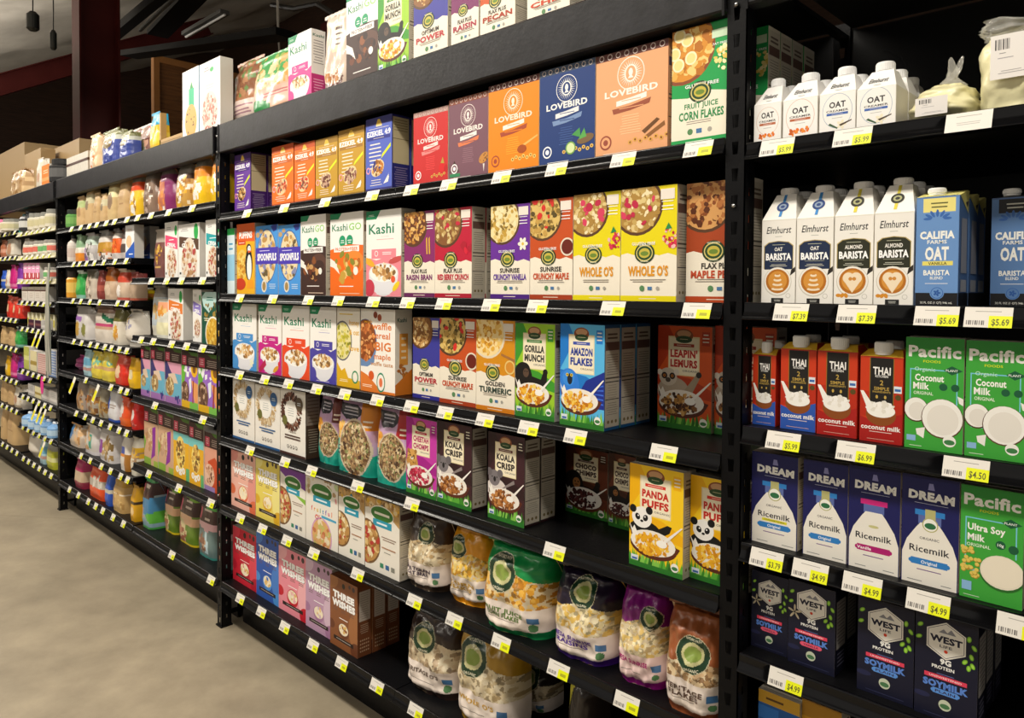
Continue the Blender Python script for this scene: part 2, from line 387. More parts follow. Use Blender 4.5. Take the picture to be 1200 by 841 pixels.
def koalaanimal(a):
    a.ell(.24, .36, .28, '#d8d0cc', .2); a.poly([(.3, .34), (.74, .46), (.72, .5), (.5, .42)], '#8a8080')
    a.ell(.18, .48, .16, '#7a7478'); a.ell(.04, .54, .08, '#6a6468'); a.ell(.34, .54, .08, '#6a6468'); a.ell(.19, .465, .035, '#1a1618', .055)
    a.ell(.12, .49, .016, '#000000'); a.ell(.25, .49, .016, '#000000')
def cheetahanimal(a):
    a.ell(.2, .38, .2, '#c89448', .26); a.ell(.2, .5, .16, '#d8a458', .14); a.ell(.08, .56, .045, '#a87838'); a.ell(.32, .56, .045, '#a87838')
    a.flakes(.2, .44, .18, .2, 26, ['#3a2410'], .014); a.ell(.14, .5, .02, '#201408'); a.ell(.26, .5, .02, '#201408'); a.ell(.2, .465, .05, '#f0e4d0', .035); a.ell(.2, .475, .02, '#201408')
def pandaanimal(a):
    k = '#101010'; a.ell(.3, .37, .3, k, .16); a.poly([(.4, .36), (.72, .47), (.8, .46), (.76, .4), (.55, .32)], k)
    a.ell(.24, .49, .19, '#f4f2ee', .17); a.ell(.07, .56, .065, k); a.ell(.38, .57, .065, k)
    a.ell(.16, .49, .045, k, .055, rot=.5); a.ell(.31, .49, .045, k, .055, rot=-.5); a.ell(.17, .5, .013, '#ffffff'); a.ell(.3, .5, .013, '#ffffff'); a.ell(.24, .455, .03, k, .02)
GOLD = ['#e8a020', '#f4c040', '#c87810', '#f8d870']; CHOC = ['#4a2412', '#6a3418', '#2c140a', '#8a5028']
def LOVE(bg, band, ink, rib1, rib2, deco, badge='#ffffff'):
    def f(a):
        a.rect(0, 0, 1, 1, bg); a.rect(0, .93, 1, 1, band)
        for k in range(8): a.ell(.08+.12*k, .965, .036, '#d8c8c0'); a.ell(.08+.12*k, .965, .026, band)
        a.ell(.5, .765, .19, ink); a.ell(.5, .765, .18, bg)
        for k in range(28):
            t = 2*PI*k/28; c, q = math.cos(t), math.sin(t)
            a.poly([(.5+.08*c-.006*q, .765+(.08*q+.006*c)/a.A), (.5+.08*c+.006*q, .765+(.08*q-.006*c)/a.A), (.5+.165*c, .765+.165*q/a.A)], ink)
        a.ell(.5, .765, .085, ink, .1); a.ell(.5, .765, .07, bg, .085); a.ell(.5, .775, .03, ink, .045); a.poly([(.46, .72), (.5, .76), (.54, .72)], ink)
        a.text('LOVEBIRD', .5, .6, .062, ink, .74, .035)
        a.poly([(.3, .52), (.5, .535), (.72, .56), (.72, .51), (.5, .485), (.3, .47)], rib1); a.bars(.51, .505, .525, .28, 1, bg)
        a.poly([(.24, .45), (.5, .46), (.78, .5), (.76, .45), (.5, .415), (.26, .40)], rib2); a.bars(.51, .433, .455, .36, 1, bg)
        a.bars(.5, .19, .38, .3, 8, '#%02x%02x%02x' % tuple(min(255, int(c*255)+36) for c in [int(bg[i:i+2], 16)/255 for i in (1, 3, 5)]), .3)
        deco(a); a.ell(.15, .14, .085, badge); a.ell(.15, .14, .065, bg); a.ell(.15, .14, .035, badge)
        a.bars(.35, .02, .035, .5, 1, ink)
    return f
def d_berry(a): a.ell(.84, .2, .09, '#d81c20'); a.ell(.96, .18, .07, '#c01418'); a.poly([(.8, .26), (.86, .34), (.9, .25)], '#b8a040'); rings(a, .55, .1)
def rings(a, u, v, n=6, c='#e8b050'):
    for k in range(n): a.ell(u+.07*k, v+.02*(k % 2), .03, c, .026); a.ell(u+.07*k, v+.02*(k % 2), .012, '#7a3a18')
def d_drum(a): a.ell(.9, .22, .13, '#c88a40', .08, rot=.5); a.flakes(.9, .22, .1, .08, 9, ['#5a2c10'], .02); a.poly([(.88, .15), (.9, .05), (.92, .15)], '#f0e8e0'); a.poly([(.04, .1), (.15, .24), (.27, .1)], '#3a2418'); a.rect(.03, .04, .3, .08, '#2f8a5a')
def d_honey(a): a.poly([(.7, .25), (.98, .34), (.98, .36), (.7, .28)], '#f0b860'); a.ell(.68, .23, .09, '#a84c10', .06); rings(a, .5, .13, 7, '#f8d070')
def d_cuc(a): rings(a, .46, .12, 8, '#e8c060'); a.ell(.58, .15, .09, '#7aa850'); a.ell(.58, .15, .07, '#d8e8b0'); a.ell(.84, .22, .15, '#7a6040', .06, rot=.2); a.poly([(.6, .28), (.74, .34), (.76, .24)], '#4a9a50'); a.poly([(.72, .22), (.82, .33), (.86, .24)], '#5aa850')
def d_cinn(a): a.poly([(.66, .2), (.86, .3), (.9, .28), (.7, .17)], '#6a4420'); a.poly([(.68, .14), (.96, .26), (.97, .22), (.7, .11)], '#8a5a2c'); rings(a, .5, .11, 8, '#e0a850')
def EZK(bg, band, stripe, food):
    def f(a):
        a.rect(0, 0, 1, 1, bg); a.rect(0, .9, 1, 1, band); a.rect(0, 0, 1, .055, band)
        a.poly([(.4, .9), (.46, .97), (.54, .97), (.62, .9)], '#e8c040'); a.rect(.4, .875, .62, .9, '#e8d8a0')
        a.bars(.5, .845, .86, .8, 1, '#f4ecd8'); a.text('EZEKIEL 4:9', .5, .79, .07, '#ffffff', .9, .04)
        a.rect(.06, .7, .94, .745, stripe); a.bars(.5, .715, .73, .5, 1, '#f0e8dc')
        a.bars(.36, .3, .67, .5, 7, '#f6ecdc', .3)
        a.ell(.46, .32, .26, '#e8d0a0', .18, rot=.4); a.flakes(.46, .32, .22, .17, 55, food, .045)
        a.poly([(.6, .44), (.96, .58), (.96, .63), (.64, .5)], '#dce820')
        a.ell(.1, .3, .08, '#f0a0a8'); a.ell(.1, .3, .05, bg)
        for q in (0, .05, .1): a.poly([(.68, .1), (.76+q, .12), (.9, .25-q*.6), (.84, .2)], '#f6f4ee')
        a.bars(.4, .08, .18, .5, 3, '#f6ecdc', .25); a.bars(.5, .02, .035, .4, 1, '#f6ecdc')
    return f
def KASHI(base, sub, bowlc=None, over=False, fruit=None, accent=None):
    def f(a):
        w = '#f6f4ef'; a.rect(0, 0, 1, 1, w); a.poly([(0, 1), (0, .9), (.3, .9), (.42, 1)], '#0f8a58'); a.bars(.15, .93, .96, .2, 2, '#d8f0e0')
        a.text('Kashi', .44, .79, .12, '#12805a', .72, .015)
        a.bars(.55, .69, .7, .3, 1, '#c0b8b8'); a.bars(.55, .655, .67, .55, 1, sub)
        a.poly([(0, .43), (.1, .45), (.3, .42), (.6, .46), (.8, .42), (1, .47), (1, 0), (0, 0)], base)
        a.rect(.16, .44, .86, .55, base); a.ell(.3, .5, .05, '#ffffff'); a.ell(.3, .5, .038, base); a.bars(.6, .48, .52, .3, 2, '#ffffff')
        a.deep_bowl(.5, .27, .42, '#e6e6ec', '#fbfaf6', ['#d8a868', '#b88448', '#ecca90', '#f0e4c8', '#8a6434'], 60, .05)
        a.ell(.1, .1, .15, accent or base); 
        if fruit: fruit(a)
        a.bars(.5, .015, .03, .5, 1, '#f2eeee')
    return f
def f_straw(a): a.ell(.76, .08, .13, '#e0a030', .05, rot=.5); a.ell(.9, .16, .05, '#d83040'); a.poly([(0, .05), (.3, .2), (.35, .12), (.1, .0)], '#b81c50')
def f_banana(a): a.ell(.86, .12, .12, '#f0d020', .05, rot=.7); a.ell(.78, .2, .06, '#e85a30'); a.ell(.1, .4, .16, '#f0b030', .06, rot=-.4); a.ell(.85, .42, .2, '#c85050', .05, rot=.2)
def f_blue(a):
    for u, v in ((.9, .12), (.82, .06), (.95, .2), (.1, .35)): a.ell(u, v, .05, '#4a44a8')
def f_van(a): flower_at(a, .8, .12, '#f0f0d0')
def flower_at(a, u, v, c, r=.05):
    for k in range(5):
        t = k*2*PI/5; a.ell(u+r*math.cos(t), v+r*math.sin(t)/a.A, r*.8, c, r*.5, rot=t)
def KGO(base, dark, pill, fl):
    def f(a):
        a.rect(0, 0, 1, 1, '#f6f4ef'); a.poly([(0, 1), (0, .93), (.26, .93), (.36, 1)], '#0f8a58')
        a.text('Kashi', .3, .83, .085, '#12805a', .48, .012); a.text('GO', .76, .83, .085, '#8ccf6a', .36, .012)
        for u in (.38, .6): a.ell(u, .66, .1, '#1a9a6a'); a.bars(u, .63, .68, .12, 2, '#ffffff')
        a.poly([(0, .56), (.3, .6), (.6, .62), (1, .6), (1, 0), (0, 0)], base)
        a.rect(.12, .53, .88, .6, '#f8f6f2'); a.text('PROTEIN+FIBER', .5, .565, .04, pill, .68, .02)
        a.poly([(0, .46), (.2, .4), (.3, .26), (.12, .34), (0, .36)], '#f4eee6'); a.ell(.72, .4, .3, dark, .2); a.ell(.74, .36, .2, base, .13)
        a.flakes(.5, .34, .4, .25, 26, fl, .07, 8); a.ell(.78, .3, .07, '#f6f2ea')
        a.bars(.5, .1, .13, .6, 1, '#f6f2ee'); a.bars(.6, .02, .04, .6, 1, '#f2d8c0')
    return f
def PUFF(a):
    a.rect(0, 0, 1, 1, '#f0b41c'); a.poly([(0, 1), (1, 1), (1, .74), (0, .76)], '#e8641c'); a.text('PUFFINS', .5, .84, .09, '#ffffff', .72, .05)
    a.rect(.06, .7, .5, .76, '#d84a18'); a.bars(.28, .72, .74, .3, 1, '#ffffff'); a.ell(.3, .42, .3, '#e8c860', .4); a.flakes(.28, .42, .24, .34, 50, ['#e0a830', '#f4d478', '#c88820'], .06)
    a.ell(.2, .14, .3, '#c83a18', .16); a.ell(.68, .42, .2, '#16161a', .42); a.ell(.7, .38, .13, '#f6f6f2', .33); a.ell(.68, .64, .13, '#16161a'); a.ell(.7, .635, .09, '#f6f6f2'); a.poly([(.64, .62), (.86, .6), (.64, .58)], '#e85a20'); a.ell(.7, .65, .015, '#000000')
    a.poly([(.56, .08), (.96, .08), (.9, .2), (.62, .2)], '#f0a020')
def SPOON(a):
    a.rect(0, 0, 1, 1, '#4a9ae6'); a.ell(.5, .56, .44, '#3a6ab0', .6); a.ell(.5, .56, .41, '#e8d8b0', .57); a.flakes(.5, .56, .38, .53, 70, ['#d8b070', '#c09450', '#f0dcb0', '#8a90b8', '#6a5a3a'], .075)
    a.rect(0, .44, 1, .68, '#4a3ab8'); a.bars(.4, .62, .65, .5, 1, '#d8d4f4'); a.text('SPOONFULS', .5, .545, .1, '#ffffff', .86, .05)
    a.poly([(.68, .98), (.8, .9), (.94, .92), (.96, 1), (.8, 1)], '#2c3a98'); a.ell(.38, .12, .12, '#e8e4d8', .14); a.ell(.38, .12, .08, '#a88850', .1); a.bars(.75, .08, .16, .3, 3, '#cfe4fa'); a.ell(.1, .87, .09, '#c0a070', .06); a.ell(.25, .92, .08, '#c0a070', .05)
def BLUEW(a): a.rect(0, 0, 1, 1, '#dff0f8'); a.rect(0, .9, 1, 1, '#38c060'); a.rect(0, .2, 1, .6, '#9ad0ee'); a.bars(.5, .65, .8, .7, 2, '#3a9ac8')
def HONEY(a):
    a.rect(0, 0, 1, 1, '#f6f0e2'); a.bars(.4, .9, .94, .6, 1, '#e0c040'); a.ell(.24, .58, .42, '#6a6a70', .5); a.ell(.24, .58, .38, '#e8e0a0', .46); a.flakes(.24, .58, .34, .42, 60, ['#b8b030', '#d8cc50', '#8a8a20', '#e8dc80'], .05)
    for t, v in (('honey', .82), ('& oat', .7), ('love', .5)): a.text(t, .76, v, .07, '#e8b020', .42, .015)
    a.poly([(0, .3), (.2, .2), (.35, .24), (.5, .12), (1, .1), (1, 0), (0, 0)], '#e0b018'); a.ell(.8, .14, .14, '#2a8a58', .16); a.ell(.8, .14, .1, '#f6f0e2', .12); a.bars(.3, .06, .1, .4, 2, '#fff4d0')
def WAFF(a):
    o = '#e07a2c'; a.rect(0, 0, 1, 1, '#f6f2ea'); a.ell(.14, .6, .34, '#4a6a9a', .4); a.poly([(0, .5), (.46, .5), (.4, .36), (.2, .3), (0, .3)], '#6a8ab8'); a.ell(.14, .62, .31, '#8a4a20', .36); a.flakes(.14, .62, .28, .33, 60, ['#b8642c', '#d88848', '#8a4418', '#e8a868'], .06)
    a.text('with', .22, .85, .04, '#e8a020', .24, .01); a.text('waffle', .62, .8, .085, o, .56, .015); a.text('cereal', .6, .69, .08, o, .52, .015); a.text('BIG', .66, .56, .105, o, .44, .02); a.text('maple', .64, .44, .07, o, .48, .015); a.text('waffle taste', .62, .35, .05, '#c88a50', .64, .01)
    a.ell(.44, .93, .06, '#8a4020'); a.ell(.56, .9, .06, '#a8502a'); a.poly([(0, .24), (.2, .2), (.4, .12), (.6, .03), (1, .03), (1, 0), (0, 0)], o); a.rect(0, 0, .45, .1, o); a.ell(.6, .13, .12, '#2a8a68', .17); a.ell(.6, .13, .1, '#f6f2ea', .14); a.ell(.6, .13, .05, '#e8784a', .08); a.ell(.32, .2, .08, '#d85a20'); a.bars(.2, .05, .09, .3, 2, '#fff0d8')
def RING(c, dot, foot, dark=False):
    def f(a):
        a.rect(0, 0, 1, 1, '#eeeae2')
        for k in range(300):
            t = a.r.random()*2*PI; q = .26+.14*a.r.random(); a.ell(.44+q*math.cos(t), .66+q*math.sin(t)/a.A, .04, a.r.choice(c), .02, 6, t)
        a.ell(.44, .66, .24, '#f4f2ec'); a.bars(.44, .59, .73, .26, 4, '#a8b0b0', .25); a.ell(.76, .8, .14, dot); a.bars(.76, .77, .83, .16, 2, '#d8e4ec')
        a.ell(.2, .52, .1, '#6a6a30'); a.bars(.5, .34, .38, .3, 1, '#b0a8a0'); a.bars(.5, .24, .32, .66, 2, foot, .5)
        for k in range(4): a.ell(.32+.11*k, .13, .035, '#4a4440'); a.ell(.32+.11*k, .13, .022, '#eeeae2')
        a.rect(0, 0, 1, .035, foot)
    return f
def WISH(bg, bg2, spot, pill='#2a1c18'):
    def f(a):
        a.rect(0, 0, 1, 1, bg); a.ell(1., .35, .32, bg2, .4); a.ell(.0, .95, .3, bg2, .2); a.ell(.95, .08, .2, spot, .16); a.ell(.04, .3, .14, spot, .1)
        a.ell(.5, .91, .055, '#2a2420'); a.ell(.86, .93, .05, '#4a3a38'); a.ell(.72, .94, .04, '#4a3a38')
        sh = '#6a5a50'
        a.text('THREE', .51, .755, .09, sh, .78, .08); a.text('WISHES', .51, .635, .09, sh, .84, .08)
        a.text('THREE', .5, .76, .09, '#ffffff', .78, .07); a.text('WISHES', .5, .64, .09, '#ffffff', .84, .07)
        for u in (.2, .5, .8): a.bars(u, .52, .57, .2, 2, '#6a5048')
        a.bars(.5, .42, .45, .4, 1, '#ffffff'); a.ell(.5, .27, .2, spot, .16); a.ell(.5, .29, .17, '#f6ead0', .12); a.flakes(.5, .29, .14, .1, 16, ['#e8c070', bg2, '#fff0d0'], .045)
        a.rect(.14, .1, .86, .155, pill); a.bars(.5, .12, .135, .6, 1, '#e8e0d8')
    return f
def CASC(top, fruit=False, full=False):
    def f(a):
        a.rect(0, 0, 1, 1, '#efeadf')
        if fruit:
            a.flakes(.5, .85, .6, .3, 40, ['#d8c8a0', '#e8a0a0', '#c8d8a0', '#e8dcb8', '#b89a70'], .06)
            a.ell(.48, .6, .38, '#efeadf', .3)
        elif full: a.poly([(0, 1), (0, .8), (.3, .84), (.45, .72), (.7, .78), (1, .66), (1, 1)], '#c09a60'); a.flakes(.5, .93, .6, .22, 70, ['#d8ac68', '#a87a40', '#e8d0a0', '#e0b030', '#8a6434'], .06)
        else: a.poly([(0, 1), (0, .9), (.2, .84), (1, .72), (1, 1)], top); a.poly([(0, .66), (1, .58), (1, .5), (.6, .6), (0, .6)], '#8ac040')
        a.poly([(.34, .8), (.5, .9), (.7, .8)], '#2a7a8a'); a.ell(.5, .77, .34, '#f2f2e6', .15); a.ell(.5, .77, .32, '#3a7a30', .13); a.bars(.5, .75, .79, .5, 1, '#f4f4e4', .8)
        a.rect(.24, .6, .78, .69, '#2a9ab8'); a.bars(.5, .63, .66, .4, 1, '#e8f4f8', .8)
        if fruit:
            for i, (t, c) in enumerate(zip('fruitful', ['#d83a30', '#e88a20', '#d8b020', '#3a9a4a', '#2a8ac0', '#7a4ab0', '#d83a80', '#e86a20'])): a.text(t, .2+.088*i, .5, .07, c, None, .03)
            a.text("O's", .4, .39, .07, '#d83a30', .2, .04); a.poly([(.5, .4), (.95, .4), (.95, .43), (.5, .44)], '#48a8d0'); a.bowl(.5, .13, .32, '#d8a0c8', ['#e0b070', '#d89068', '#c8c070', '#f0e0c0', '#c87848'], 60, .05)
        else:
            a.bowl(.06, .36, .4, '#7a5a38', ['#c09050', '#e0c080', '#9a6a30', '#f0e0b8', '#b83a30'], 90, .06); a.bars(.7, .44, .5, .45, 2, '#8a6a5a'); a.bars(.7, .34, .36, .5, 1, '#b08060', .8); a.bars(.66, .28, .31, .2, 1, '#9a9a90')
            for k in range(3): a.rect(.45+.16*k, .08, .55+.16*k, .14, ['#3a8a68', '#3a6aa0', '#8a8a80'][k])
    return f
def CORN(a):
    a.rect(0, 0, 1, 1, '#1ea050'); a.bowl(.2, .83, .58, '#8a4a28', ['#d89030', '#e8b050', '#b87020', '#f4d080'], 110, .08); 
    for u, v in ((.05, .8), (.28, .9), (.35, .74), (.14, .95), (.12, .7)): a.ell(u, v, .11, '#f6ecc0'); a.ell(u, v, .08, '#f0dc90')
    a.flakes(.9, .7, .12, .2, 22, ['#f0e090', '#e8cc60', '#fff4c0'], .04); a.poly([(0, .42), (.3, .4), (.7, .44), (1, .41), (1, 0), (0, 0)], '#f2ead6'); a.rect(.72, .86, .98, .93, '#cfe8c8'); a.text('FAT FREE', .86, .81, .02, '#ffffff', .24, .01)
    a.text('GLUTEN FREE', .55, .5, .03, '#ffffff', .6, .02); emblem(a, .52, .44, .2); a.text('FRUIT JUICE', .54, .33, .045, '#2a8a50', .6, .03); a.text('CORN FLAKES', .54, .25, .07, '#2a8a50', .8, .04)
    a.bars(.5, .17, .205, .6, 2, '#8a8076'); a.ell(.35, .11, .05, '#5a8a5a'); a.rect(.46, .09, .56, .13, '#4a78a8'); a.ell(.7, .11, .04, '#a8a49a'); a.rect(0, 0, 1, .05, '#1ea050'); a.bars(.5, .015, .035, .5, 1, '#e8f4e0')
def CEREALW(lab, leaf='#2a9a50', dark=False):
    def f(a):
        a.rect(0, 0, 1, 1, '#f4f2ee'); a.ell(.84, .84, .1, '#2fae50', .16); a.bars(.3, .86, .92, .36, 2, '#8a8a88'); a.poly([(.04, .78), (.96, .7), (.96, .5), (.04, .58)], lab)
        a.bars(.5, .66, .7, .5, 1, '#ffffff'); a.text('CEREAL', .5, .59, .065, '#ffffff', .66, .05, 0, -.08); a.ell(.52, .26, .38, '#e6ddd0', .5)
        a.flakes(.52, .26, .34, .44, 90, ['#c09468', '#e0c4a0', '#a87048', '#f0e0d0', '#b84a48'], .055); a.rect(.06, .06, .14, .1, '#333333')
    return f
def OATPINK(a): a.rect(0, 0, 1, 1, '#f8f5f2'); a.bars(.35, .86, .93, .3, 2, '#8a8a88'); a.ell(.6, .87, .09, '#38b060', .05); a.ell(.5, .28, .38, '#f0dcd4', .44); a.flakes(.5, .28, .34, .4, 110, ['#d89080', '#e8b0a0', '#c07868', '#f4d8d0'], .05); a.bars(.5, .6, .68, .5, 2, '#e8c8d0')
def COOKIE(a): a.rect(0, 0, 1, 1, '#f8f6f2'); a.rect(.4, .42, .72, .72, '#2fbe8a'); a.poly([(.46, .72), (.56, .82), (.66, .72)], '#2a9a50'); a.ell(.52, .25, .36, '#e0b060', .44); a.flakes(.52, .25, .3, .38, 12, ['#3a2a20'], .03); a.bars(.3, .88, .93, .3, 2, '#b8b8b4')
def DGREEN(a): a.rect(0, 0, 1, 1, '#175440'); a.poly([(.0, .9), (.2, 1), (.9, 1), (.94, .9), (.4, .6), (.1, .72)], '#bfe0dc'); a.bars(.45, .82, .92, .4, 2, '#3a8a80'); a.flakes(.5, .6, .4, .3, 30, ['#7a6a30', '#a8883a'], .06); a.bars(.4, .43, .51, .6, 2, '#e8f0d8'); a.bowl(.62, .2, .42, '#f0f0e8', ['#d8a830', '#e8c860', '#b88820'], 60, .06)
def OD(scene):
    def f(a):
        a.rect(0, 0, 1, 1, '#8a6a90'); scene(a); a.rect(0, .74, 1, 1, '#3c1c18'); a.poly([(.4, 1), (.6, .94), (1, .93), (1, 1)], '#4a7a20'); a.rect(.04, .76, .3, .92, '#d84a68'); a.bars(.17, .79, .9, .16, 3, '#f8d0d8', .4); a.bars(.64, .77, .9, .5, 4, '#d8c8bc', .3)
    return f
def s_sunset(a): a.rect(0, 0, 1, .8, '#e0a0b8'); a.rect(0, 0, 1, .55, '#6ab0cc'); a.poly([(0, .78), (0, .4), (.5, .5), (.3, .62), (.1, .78)], '#3a3470'); a.poly([(.2, .52), (.6, .56), (.8, .38), (.3, .36)], '#e0c8b0'); a.ell(.3, .3, .26, '#a88858', .24); a.flakes(.3, .3, .22, .2, 30, ['#c8a870', '#8a6838', '#e0d0a0'], .05); a.rect(0, 0, 1, .12, '#a070b0'); a.flakes(.8, .1, .16, .1, 8, ['#3a3480'], .06)
def s_sun(a): a.rect(0, 0, 1, .8, '#9a6ac8'); a.poly([(0, .76), (.3, .72), (.15, .4), (0, .35)], '#6ab83a'); a.flakes(.45, .7, .4, .15, 12, ['#f4f4f8'], .09, 4); a.ell(.78, .7, .2, '#f0b818'); a.ell(.78, .7, .1, '#8a5a18'); a.poly([(.6, .5), (1, .45), (1, .1), (.8, .1)], '#e8a060'); a.ell(.2, .26, .26, '#6a4a38', .3); a.flakes(.2, .26, .22, .26, 30, ['#a08068', '#d0b090', '#4a3020'], .05); a.rect(0, 0, .5, .12, '#e0b020'); a.rect(.5, 0, 1, .12, '#7ac050'); a.poly([(.7, .5), (.76, .5), (.72, .1), (.66, .1)], '#a03828'); a.poly([(.45, .5), (.6, .55), (.6, .3), (.5, .25)], '#e8eef8')
def s_tan(a): a.rect(0, 0, 1, .8, '#d0a888'); a.flakes(.4, .45, .4, .3, 40, ['#b88a5a', '#e0c8a0', '#c09a80'], .08); a.poly([(.6, .66), (.85, .7), (.8, .2), (.5, .1), (.62, .35)], '#8a2a9a'); a.rect(0, 0, .5, .12, '#8ab040'); a.poly([(0, .5), (.15, .4), (0, .2)], '#7aa838'); a.rect(.7, 0, 1, .1, '#a0b848')
def s_ban(a): a.rect(0, 0, 1, .8, '#e8b020'); a.rect(0, .6, 1, .78, '#78c8c8'); a.ell(.45, .42, .3, '#f0d878', .44); a.flakes(.45, .42, .26, .38, 40, ['#a87830', '#d8a850', '#7a5a28'], .07); a.text('0g0', .45, .14, .1, '#f6f6f0', .6, .05); a.rect(.8, 0, 1, .2, '#60b070')
def s_peach(a): a.rect(0, 0, 1, .8, '#e0a088'); a.poly([(.2, .5), (.6, .6), (1, .4), (1, 0), (.3, 0)], '#c84a20'); a.ell(.28, .26, .3, '#e8c0a8', .3); a.flakes(.28, .26, .24, .24, 30, ['#a86a48', '#6a3a28', '#d8a888'], .06); a.rect(0, 0, .6, .08, '#9a80b8')
def GEN(base, shapes, seed=1):
    """small distant packs: shapes are bands ('b', v0, v1, colour), blobs ('e', u, v, ru, rv, colour), flakes ('f', u, v, ru, rv, n, colours, size), text ('t', word, u, v, h, colour, w)"""
    def f(a):
        a.rect(0, 0, 1, 1, base)
        for s in shapes:
            if s[0] == 'b': a.rect(0, s[1], 1, s[2], s[3])
            elif s[0] == 'r': a.rect(*s[1:])
            elif s[0] == 'e': a.ell(s[1], s[2], s[3], s[5], s[4], 14)
            elif s[0] == 'f': a.flakes(s[1], s[2], s[3], s[4], s[5], s[6], s[7])
            elif s[0] == 'p': a.poly(*s[1:])
            elif s[0] == 'l': a.bars(s[1], s[2], s[3], s[4], s[5], s[6])
            elif s[0] == 't': a.text(s[1], s[2], s[3], s[4], s[5], s[6], .02)
    return f
def ELM(label, coffee_heart, dot):
    def f(a):       # v runs over the flat front only
        a.rect(0, 0, 1, 1, '#f2efe8'); a.text('Elmhurst', .5, .89, .085, '#222222', .74, .012, .25); a.bars(.5, .8, .815, .26, 1, '#9a9a94')
        P = [(.06, .42), (.06, .7), (.2, .745), (.5, .76), (.8, .745), (.94, .7), (.94, .42)]
        a.poly([(u, v-.004) for u, v in P], '#b8a468'); a.poly([(.08+(u-.06)*.955, v-.012) for u, v in P], label)
        a.bars(.5, .7, .715, .5, 1, '#c8c8b0'); a.text(('ALMOND' if coffee_heart else 'OAT'), .5, .655, .045, '#f2efe8', .46 if coffee_heart else .24, .03)
        a.text('BARISTA', .5, .565, .08, '#ffffff', .76, .045); a.bars(.5, .5, .51, .6, 1, '#c8c8b0'); a.bars(.5, .44, .475, .6, 2, '#d8d8c8', .3)
        a.poly([(.85, .33), (1, .38), (1, .44), (.88, .4)], '#2a241e'); a.ell(.48, .26, .42, '#cfcac0'); a.ell(.48, .265, .4, '#f2eee4'); a.ell(.48, .265, .35, '#b8701c'); a.ell(.48, .27, .28, '#d8953c')
        if coffee_heart: a.ell(.38, .3, .15, '#f4e2c4'); a.ell(.58, .3, .15, '#f4e2c4'); a.poly([(.24, .28), (.72, .28), (.48, .13)], '#f4e2c4'); a.ell(.43, .29, .05, '#cf8c38'); a.ell(.53, .29, .05, '#cf8c38'); [a.ell(.12+.1*k, .1, .07, '#d8902a', .05, rot=k) for k in range(3)]
        else:
            for k in range(4): a.ell(.48, .17+.055*k, .18-.03*k, '#f4e2c4', .045); a.ell(.48, .185+.055*k, .12-.02*k, '#cf8c38', .025)
        a.rect(.3, 0, .66, .06, '#1c1c1c'); a.bars(.48, .015, .045, .24, 2, '#d0d0c8'); a.ell(.8, .09, .07, '#c8c4ba'); a.ell(.8, .09, .055, '#f2efe8')
    return f
def CREAM(bar, orange):
    def f(a):
        a.rect(0, 0, 1, 1, '#f4f2ee'); a.ell(.5, .56, .42, '#a8b4c8' if not orange else '#d8b8a8', .5); a.ell(.5, .56, .405, '#f4f2ee', .485)
        a.text('OAT', .5, .72, .15, '#26262a', .46, .03); a.text('CREAMER', .5, .56, .055, '#26262a', .62, .02); a.rect(.2, .45, .8, .51, bar); a.bars(.5, .47, .49, .4, 1, '#f0f0f0'); a.bars(.5, .36, .4, .4, 1, '#b8b8b4')
        if orange:
            for u in (.3, .5, .68): a.flakes(u, .17, .12, .1, 10, ['#e8701c', '#f08c30', '#c85a10'], .05)
        else:
            flower_at(a, .62, .2, '#f2ead0', .08); a.poly([(.25, .22), (.5, .1), (.52, .13), (.3, .26)], '#3a5a3a'); a.poly([(.55, .2), (.9, .3), (.9, .27), (.6, .16)], '#4a3a28')
        a.bars(.45, .03, .05, .5, 1, '#c8c4bc')
    return f
def CALI(top):
    def f(a):
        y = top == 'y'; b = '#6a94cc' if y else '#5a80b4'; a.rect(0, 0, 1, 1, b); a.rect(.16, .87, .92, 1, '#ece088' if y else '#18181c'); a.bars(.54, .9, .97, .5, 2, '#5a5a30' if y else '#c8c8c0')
        for k in range(7): t = PI*k/6; a.ell(.5+.26*math.cos(t)*.9, .81+.05*math.sin(t), .1, '#3a68b0', .035, rot=t)
        a.text('CALIFIA', .5, .66, .068, '#f4f4ee', .82, .05); a.text('FARMS', .5, .595, .035, '#f4f4ee', .46, .02); a.text('OAT', .5, .49, .12, '#f4f4ee', .56, .04)
        if y: a.rect(.16, .375, .88, .415, '#e8dc70'); a.text('VANILLA', .52, .395, .028, '#3a3a30', .44, .02)
        a.text('BARISTA', .5, .31, .048, '#f4f4ee', .62, .03); a.text('BLEND', .5, .26, .028, '#f4f4ee', .3, .015); a.bars(.5, .2, .215, .6, 1, '#e8ecf4')
        a.rect(0, 0, 1, .12, '#18181c'); a.ell(.52, .12, .17, b); a.ell(.52, .12, .15, '#3a68b0'); a.ell(.52, .12, .13, b); flower_at(a, .52, .12, '#2a58a0', .05); a.text('32 FL OZ (1 QT) 946 mL', .5, .03, .02, '#e8e8e0', .76, .01)
    return f
